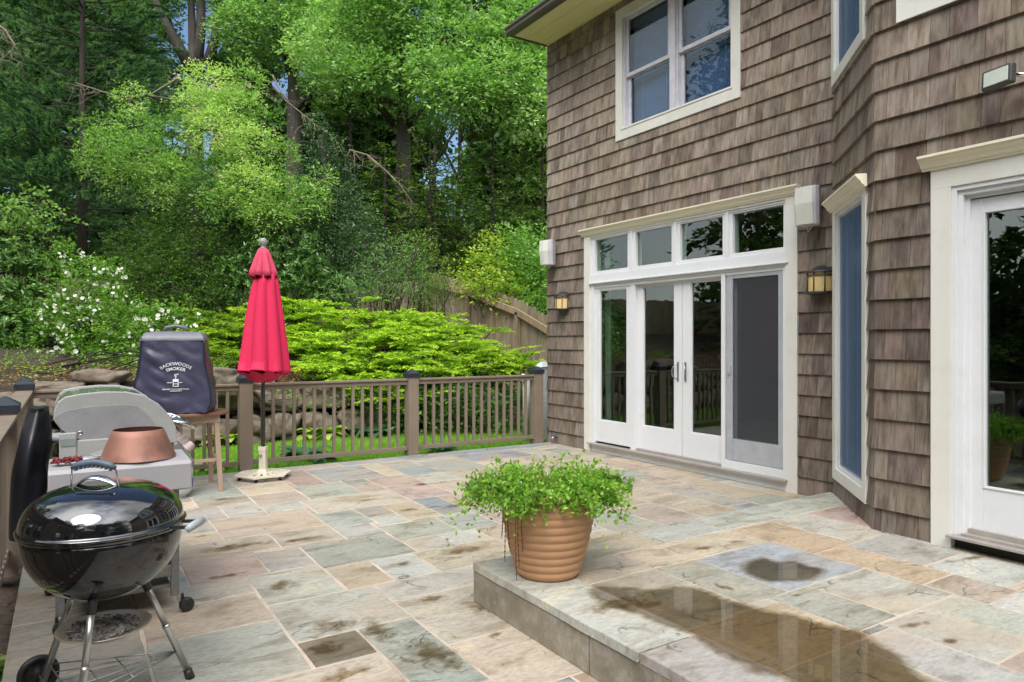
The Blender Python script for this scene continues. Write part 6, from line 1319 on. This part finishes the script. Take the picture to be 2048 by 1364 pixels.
for _ in range(46):
    p = V3(A(rb.uniform(690, 850), rb.uniform(500, 610), 13.25+rb.uniform(-.1, .4)))-V3(bf.location); m.tube([p, p+V3((rb.uniform(-.06, .06), 0, .09)), p+V3((rb.uniform(-.1, .1), 0, .15))], [.012, .012, .003], 5)
m.build('flower_spikes', mat('spent_flower', (.07, .035, .05), rough=.9), bf)
shrub('thin_evergreen', 'feathery light green young evergreen in front of the board fence', grd(870, 14.2), [CL(x, y, 14, r, .4) for x, y, r in ((865, 600, .4), (868, 565, .35), (862, 530, .28), (850, 500, .2), (885, 585, .25))], 6000, .05, .016, [(.10, .18, .03), (.18, .28, .05), (.28, .38, .08)], 'needle', 'twig', stems=2, upd=.8)
YG = [(.16, .28, .04), (.30, .44, .06), (.46, .54, .08), (.58, .52, .09)]
shrub('golden_shrub', 'yellow green maple like shrub overhanging the board fence', (WX+1.3, 14.6, gz(WX+1.3, 14.6)), [CL(x, y, D, r, r*.8) for x, y, D, r in ((960, 545, 16.1, .45), (1000, 520, 16.2, .45), (940, 565, 15.8, .3), (1010, 560, 15.8, .45), (975, 580, 15.6, .35), (1030, 590, 15.5, .4), (985, 500, 16.4, .3), (1050, 610, 15.4, .35))], 4200, .085, .045, YG, 'leaf', 'twig', stems=3)
shrub('viburnum', 'fresh green large leaved shrub beside the house corner behind the board fence', (WX+1.6, 13.0, gz(WX+1.6, 13)), [CL(x, y, D, r, r*.85) for x, y, D, r in ((1060, 500, 15.8, .5), (1040, 530, 15.9, .4), (1085, 540, 15.6, .5), (1070, 580, 15.4, .5), (1100, 610, 15.2, .4), (1085, 630, 15, .35), (1020, 490, 16.2, .3), (1120, 560, 15.6, .6))], 3600, .10, .06, [(.11, .24, .05), (.20, .36, .08), (.30, .46, .12)], 'leaf', 'twig', stems=3)
# spreading juniper: arching plumes
def juniper(name, lab, base, spots, D0_, k, cols):
    e = empty(name, base, lab, 'juniper shrub'); B_ = []; Dd = []; Ln = []; Tt = []
    toward = np.array([-SN*.5, -CS*.5, 0])
    for (x, y, D, r, rzz, n) in spots:
        c = np.array(A(x, y, D)); nb = int(n/6.5)
        for _ in range(nb):
            az_ = RNG.uniform(0, 2*np.pi); h = np.array([np.cos(az_), np.sin(az_), 0])+toward*.9; h = h/np.linalg.norm(h); rise = RNG.uniform(.12, .5); bl_ = RNG.uniform(.45, .8)
            st = c+RNG.normal(size=3)*np.array([r*.45, r*.45, rzz*.55])-h*bl_*.3; m_ = 15; t_ = (np.arange(m_)+RNG.random(m_))/m_
            side = np.array([-h[1], h[0], 0]); lat = RNG.uniform(-1, 1, m_)*.17*(1.15-t_)
            p = st+h*(t_*bl_)[:, None]+side*lat[:, None]; p[:, 2] += rise*bl_*t_*.8-.16*bl_*t_**3-np.abs(lat)*.35
            d = unit(h*.8+side*(np.sign(lat)*.75*(1-t_*.6))[:, None]+np.array([0, 0, 1.])*(rise*.7-.25*t_)[:, None]+RNG.normal(size=(m_, 3))*.08)
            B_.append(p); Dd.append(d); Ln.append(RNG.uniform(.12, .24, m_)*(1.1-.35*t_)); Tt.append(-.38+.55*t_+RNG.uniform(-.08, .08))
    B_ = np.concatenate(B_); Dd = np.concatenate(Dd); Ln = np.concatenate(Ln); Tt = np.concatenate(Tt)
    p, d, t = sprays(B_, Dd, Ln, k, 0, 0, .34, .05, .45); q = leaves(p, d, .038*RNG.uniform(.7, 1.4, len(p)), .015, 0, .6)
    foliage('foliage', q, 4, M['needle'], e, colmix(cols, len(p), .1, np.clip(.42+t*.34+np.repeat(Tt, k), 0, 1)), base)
    woody('stem', [(limb(V3(base)+V3((RNG.uniform(-.2, .2), 0, 0)), V3(A(s_[0], s_[1], s_[2])), 0, 1, 4, random), [.04, .03, .025, .02, .01]) for s_ in spots], base, M['bark'], e, 6); return e
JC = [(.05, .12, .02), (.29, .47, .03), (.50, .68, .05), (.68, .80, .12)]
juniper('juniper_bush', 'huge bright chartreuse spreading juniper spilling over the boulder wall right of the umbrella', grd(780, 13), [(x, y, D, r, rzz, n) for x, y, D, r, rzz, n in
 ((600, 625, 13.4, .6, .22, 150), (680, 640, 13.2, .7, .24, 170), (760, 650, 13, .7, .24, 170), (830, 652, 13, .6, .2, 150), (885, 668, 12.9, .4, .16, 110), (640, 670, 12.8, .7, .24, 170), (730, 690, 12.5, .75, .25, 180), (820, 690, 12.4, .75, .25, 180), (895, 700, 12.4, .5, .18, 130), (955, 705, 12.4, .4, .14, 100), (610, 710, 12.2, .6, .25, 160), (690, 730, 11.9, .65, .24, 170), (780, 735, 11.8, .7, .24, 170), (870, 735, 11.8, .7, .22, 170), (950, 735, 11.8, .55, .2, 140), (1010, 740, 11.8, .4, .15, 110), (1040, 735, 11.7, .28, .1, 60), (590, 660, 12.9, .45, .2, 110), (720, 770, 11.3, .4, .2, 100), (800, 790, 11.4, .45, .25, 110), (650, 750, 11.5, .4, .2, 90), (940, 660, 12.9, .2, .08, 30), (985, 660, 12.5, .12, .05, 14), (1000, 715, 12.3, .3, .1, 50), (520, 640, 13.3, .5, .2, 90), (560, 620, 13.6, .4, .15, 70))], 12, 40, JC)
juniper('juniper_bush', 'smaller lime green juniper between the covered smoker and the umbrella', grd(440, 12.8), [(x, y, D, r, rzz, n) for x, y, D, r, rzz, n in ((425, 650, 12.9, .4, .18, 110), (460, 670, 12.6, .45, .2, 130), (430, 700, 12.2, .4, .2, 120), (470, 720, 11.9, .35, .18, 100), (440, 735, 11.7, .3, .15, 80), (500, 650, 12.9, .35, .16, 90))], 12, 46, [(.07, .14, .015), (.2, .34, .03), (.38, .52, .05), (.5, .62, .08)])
shrub('ground_cover_hedge', 'low leafy hedge in the shade beneath the juniper right of the last bays', grd(930, 11.4), [CL(x, y, D, r, .3) for x, y, D, r in ((780, 815, 11.5, .45), (850, 790, 11.5, .5), (850, 825, 11.4, .4), (920, 790, 11.6, .5), (920, 825, 11.5, .4), (990, 790, 11.7, .5), (990, 820, 11.6, .4), (1040, 790, 11.7, .35), (1050, 815, 11.7, .3))], 4000, .07, .05, [(.06, .14, .03), (.12, .24, .05), (.2, .36, .08)], 'leaf', 'twig', stems=1)
shrub('green_perennials', 'soft light green perennials at the far left behind the corner post', grd(30, 10.5), [CL(x, y, D, r, r*.5) for x, y, D, r in ((10, 740, 10.4, .3), (50, 745, 10.3, .3), (0, 775, 10, .3), (95, 748, 10.3, .22), (150, 745, 10.2, .2), (-50, 760, 10.2, .4), (300, 720, 11.2, .3), (250, 735, 11, .2), (140, 768, 10.35, .22), (290, 748, 10.6, .22), (70, 770, 10.2, .25), (330, 730, 11, .22), (420, 745, 10.8, .2), (180, 728, 11.2, .2), (100, 722, 11.2, .2), (20, 715, 11.4, .3), (60, 725, 11.1, .25), (230, 722, 11.2, .22), (-40, 730, 11, .3), (270, 770, 10.4, .2), (385, 735, 10.9, .2), (560, 770, 10.7, .15), (600, 800, 10.7, .2), (690, 800, 10.9, .25), (30, 800, 10.0, .25))], 4800, .05, .02, [(.14, .26, .04), (.24, .40, .06), (.34, .50, .10)], 'leaf', 'twig', stems=1)
shrub('coral_plant', 'orange red leaved plant just right of the umbrella pole above the rail', grd(565, 11.3), [CL(565, 752, 11, .16, .1), CL(545, 758, 11, .12, .08)], 4200, .05, .025, [(.30, .06, .02), (.50, .13, .03), (.55, .25, .06)], 'leaf', 'twig', stems=1)
# hostas
def hosta(x, y, z, r, n, cols, lab, grp=None, seed=0):
    rg = np.random.default_rng(seed); e = empty('hosta', (x, y, z), lab, 'hosta', grp); mb = MB()
    for i in range(n):
        a = rg.uniform(0, 6.28); el_ = rg.uniform(.25, 1.1); d = V3((math.cos(a), math.sin(a), 0)); s_ = V3((-d.y, d.x, 0)); Lf = r*rg.uniform(.75, 1.15); c1, c2 = cols; pts = []
        for j in range(6):
            t = j/5; pos = d*(.25*r+Lf*t*math.cos(el_*(1-t*.9)))*.9+V3((0, 0, .12*r+Lf*(math.sin(el_)*t-.55*t*t))); wv = .3*Lf*math.sin(math.pi*(t*.9+.08))**.8; pts.append((pos-s_*wv+V3((0, 0, wv*.25)), pos-s_*wv*.62+V3((0, 0, wv*.1)), pos, pos+s_*wv*.62+V3((0, 0, wv*.1)), pos+s_*wv+V3((0, 0, wv*.25))))
        b = len(mb.v); f = rg.uniform(.85, 1.15)
        for j in range(5):
            for k in range(4):
                mb.col = tuple(x*f for x in (c2 if k in (0, 3) else c1)); mb.smooth = True; mb.add([pts[j][k], pts[j][k+1], pts[j+1][k+1], pts[j+1][k]], [(0, 1, 2, 3)])
    mb.build('leaves', M['leaf'], e)
CREAM = ((.16, .30, .06), (.58, .62, .22)); BLUE = ((.07, .17, .08), (.09, .20, .10)); YEL = ((.45, .52, .12), (.30, .42, .08))
for i, (px, D, cols, r, lab) in enumerate(((448, 10.3, YEL, .36, 'yellow hosta behind the railing left of the umbrella'), (640, 10.9, YEL, .40, 'yellow hosta at the foot of the boulders right of the umbrella pole'), (375, 10.1, CREAM, .28, 'cream edged hosta behind the railing by the smoker table'), (745, 11.1, BLUE, .3, 'small dark hosta under the juniper edge'))):
    q = grd(px, D); hosta(q[0], q[1], -.07, r, 26, cols, lab, seed=i)
for i, (px, D, cols, r, lab) in enumerate(((610, 9.0, BLUE, .30, 'blue green hosta low behind the middle railing bay'), (640, 8.75, BLUE, .22, 'blue green hosta leaning under the bottom rail near the patio edge'), (885, 9.4, BLUE, .2, 'dark hosta right of the middle post'), (430, 8.2, CREAM, .2, 'cream edged hosta beneath the bottom rail left of the umbrella'))):
    q = at(px, 682, D); hosta(q.x, q.y, -.07, r, 20, cols, lab, seed=10+i)
for i, (x, y, cols, r, lab) in enumerate(((-.40, 4.05, CREAM, .22, 'cream edged hosta at the left patio edge beside the kettle grill'), (-.47, 3.75, CREAM, .2, 'yellowing hosta under the left railing'), (-.42, 3.35, BLUE, .16, 'green hosta at the bottom left corner'))):
    hosta(x, y, -.14, r, 18, cols, lab, seed=30+i)
# mulch litter, lawn grass, petals
n = 2600; x = RNG.uniform(-4, 3.5, n); y = RNG.uniform(11.5, 12.8, n); z = hgt(x, y)+.06*1; p = np.stack([x, y, z], 1)
q = leaves(p, rdir(n)*np.array([1, 1, .25]), .06*RNG.uniform(.6, 1.3, n), .035, .1, .8); o = mesh_np('leaf_litter', q, None, 4, M['leaf'], None, colmix([(.10, .04, .02), (.36, .12, .04), (.50, .26, .12), (.6, .5, .35)], n, .2)); tag(o, 'fallen orange and brown leaves on the dark mulch', 'leaf litter', kind='stuff')
n = 1400; x = np.concatenate([RNG.uniform(-1.2, -.25, 900), RNG.uniform(1.5, 7, 500)]); y = np.concatenate([RNG.uniform(2, 8, 900), RNG.uniform(10.75, 11, 500)]); z = np.where(x < -.2, -.15, -.06); p = np.stack([x, y, z], 1)
q = leaves(p, rdir(n)*np.array([1, 1, .3]), .045*RNG.uniform(.5, 1.3, n), .02, .1, .8); o = mesh_np('bark_chips', q, None, 4, M['leaf'], None, colmix([(.03, .02, .012), (.10, .06, .04), (.22, .14, .09)], n, .2)); tag(o, 'brown bark chips on the garden bed', 'bark chips', kind='stuff')
n = 110000; x = RNG.uniform(-.5, 8.6, n); y = RNG.uniform(8.17, 10.75, n); keep = y < 10.72+.1*np.sin(x*2.3); x = x[keep]; y = y[keep]; n = len(x); p = np.stack([x, y, np.full(n, -.085)], 1); d = rdir(n)*np.array([.45, .45, .2])+np.array([0, 0, .9])
q = needles(p, unit(d), .055*RNG.uniform(.5, 1.3, n), .009); o = mesh_np('grass', q, None, 3, M['needle'], None, colmix([(.13, .30, .03), (.22, .44, .04), (.34, .56, .08)], n, .15)); tag(o, 'short bright green lawn grass beyond the railing', 'grass', kind='stuff')
# ------------------------------------------------------------------ trailing plant in the planter
pb = (p0[0], p0[1], ZP+.415); e = empty('trailing_plant', pb, 'bright green trailing herb spilling over the rim of the terracotta planter', 'plant')
n3 = 1150; a = RNG.random(n3)*2*np.pi; rr = .22*np.sqrt(RNG.random(n3)); base_ = np.stack([rr*np.cos(a), rr*np.sin(a), np.full(n3, .0)], 1)
outw = np.stack([np.cos(a), np.sin(a), np.zeros(n3)], 1); el_ = RNG.uniform(.3, 1.4, n3)*(1-.35*rr/.22); lat_ = np.abs(np.cos(a)*CS-np.sin(a)*SN); ln = RNG.uniform(.06, .24, n3)*(.62+.75*lat_**1.5)*(1+.5*np.sin(a*5+1)*RNG.random(n3))
d0 = unit(outw*np.cos(el_)[:, None]+np.array([0, 0, 1.])*np.sin(el_)[:, None]+RNG.normal(size=(n3, 3))*.25)
k = 13; t = (np.arange(k)+RNG.random((n3, k)))/k; pp = base_[:, None]+d0[:, None]*(t*ln[:, None])[..., None]; pp[..., 2] -= (t**2)*(ln[:, None]**1.3)*(.75*np.cos(el_)[:, None]); pp += RNG.normal(size=pp.shape)*.008
dd = unit(d0[:, None]*.4+RNG.normal(size=pp.shape)*.7+np.array([0, 0, .2]))
P_ = pp.reshape(-1, 3); q = leaves(P_, dd.reshape(-1, 3), .026*RNG.uniform(.6, 1.35, len(P_)), .016*RNG.uniform(.8, 1.2, len(P_)), .08, .5)
# long trailers over the sides
ws = []; extra = []; ed_ = []
rt = random.Random(6)
for i in range(34):
    a_ = rt.uniform(0, 6.283); 
    if i < 14: a_ = math.atan2(-CS, SN)*0+rt.choice([R(150), R(200), R(215), R(325), R(335), R(170)])+rt.uniform(-.2, .2)
    L_ = rt.uniform(.2, .33); pts = []; v = V3((math.cos(a_), math.sin(a_), rt.uniform(.5, 1.0))); pos = V3((.17*math.cos(a_), .17*math.sin(a_), .02))
    for j in range(9): pts.append(pos.copy()); pos += v*L_/8; v.z -= .2; v = v.normalized()*1.0
    ws.append((pts, [.0022]*9))
    for j in range(1, 9):
        for _ in range(9 if i % 3 else 14): extra.append(pts[j]+V3((rt.gauss(0, .014), rt.gauss(0, .014), rt.gauss(0, .014)))); ed_.append((rt.gauss(0, 1), rt.gauss(0, 1), rt.gauss(-.1, 1)))
ex = np.array([tuple(v) for v in extra]); edn = unit(np.array(ed_)); q2 = leaves(ex, edn, .03*RNG.uniform(.6, 1.3, len(ex)), .019, .08, .4)
mesh_np('foliage', np.concatenate([q, q2]), None, 4, M['leaf'], e, colmix([(.10, .22, .03), (.22, .40, .05), (.36, .54, .09)], len(P_)+len(ex), .15, np.concatenate([np.clip(t.reshape(-1)*.7+.1, 0, 1), RNG.random(len(ex))*.8])))
mb = MB()
for pts, r_ in ws: mb.tube(pts, r_, 4)
for i in range(60):
    j = RNG.integers(n3); mb.tube([V3(pp[j, 0]), V3(pp[j, 5]), V3(pp[j, 11])], .0016, 4)
mb.build('stems', mat('plant_stem', (.20, .16, .06), rough=.7), e)
mb = MB()
for (a_, L_) in ((R(178), .36), (R(183), .30), (R(196), .44), (R(199), .36), (R(172), .24), (R(204), .28)):
    p1 = V3((.25*math.cos(a_), .25*math.sin(a_), .02)); pts = [p1*.7, p1*1.04, p1*1.05+V3((0, 0, -L_*.5)), p1*rt.uniform(.98, 1.12)+V3((0, 0, -L_*.93))]; mb.tube(pts, .0018, 5)
    for j in range(6): c = pts[2].lerp(pts[3], j/6); mb.tube([c, c+V3((0, 0, .006))], .004, 5)
for i in range(26): p1 = V3((rt.uniform(-.13, -.02), rt.uniform(-.12, .05), .02)); mb.tube([p1, p1+V3((rt.uniform(-.07, .07), rt.uniform(-.05, .05), rt.uniform(.06, .12)))], .0016, 4)
mb.build('red_stems', mat('red_stem', (.16, .025, .025), rough=.6), e)
mb = MB()
for i in range(34):
    a_ = rt.uniform(0, 6.28); r_ = rt.uniform(.05, .3); p1 = V3((r_*math.cos(a_), r_*math.sin(a_), rt.uniform(.06, .2)-r_*.3)); mb.tube([p1, p1+V3((0, 0, .014))], [.005, .002], 6)
mb.build('flowers', mat('tiny_flower', (.66, .60, .66), rough=.7), e)
# loose green leaves on the wet stone
n = 34; x = RNG.uniform(1.3, 3.4, n); y = RNG.uniform(1.8, 3.3, n); z = np.where(x > 1.95, ZP, 0)+.008; o = mesh_np('fallen_leaves', leaves(np.stack([x, y, z], 1), rdir(n)*np.array([1, 1, .1]), .025*RNG.uniform(.5, 1.2, n), .009, .1, 1), None, 4, M['leaf'], None, colmix([(.2, .32, .05), (.3, .2, .08), (.12, .08, .04)], n)); tag(o, 'scattered tiny fallen leaves on the patio stones', 'fallen leaves', kind='stuff')
bpy.context.view_layer.update()
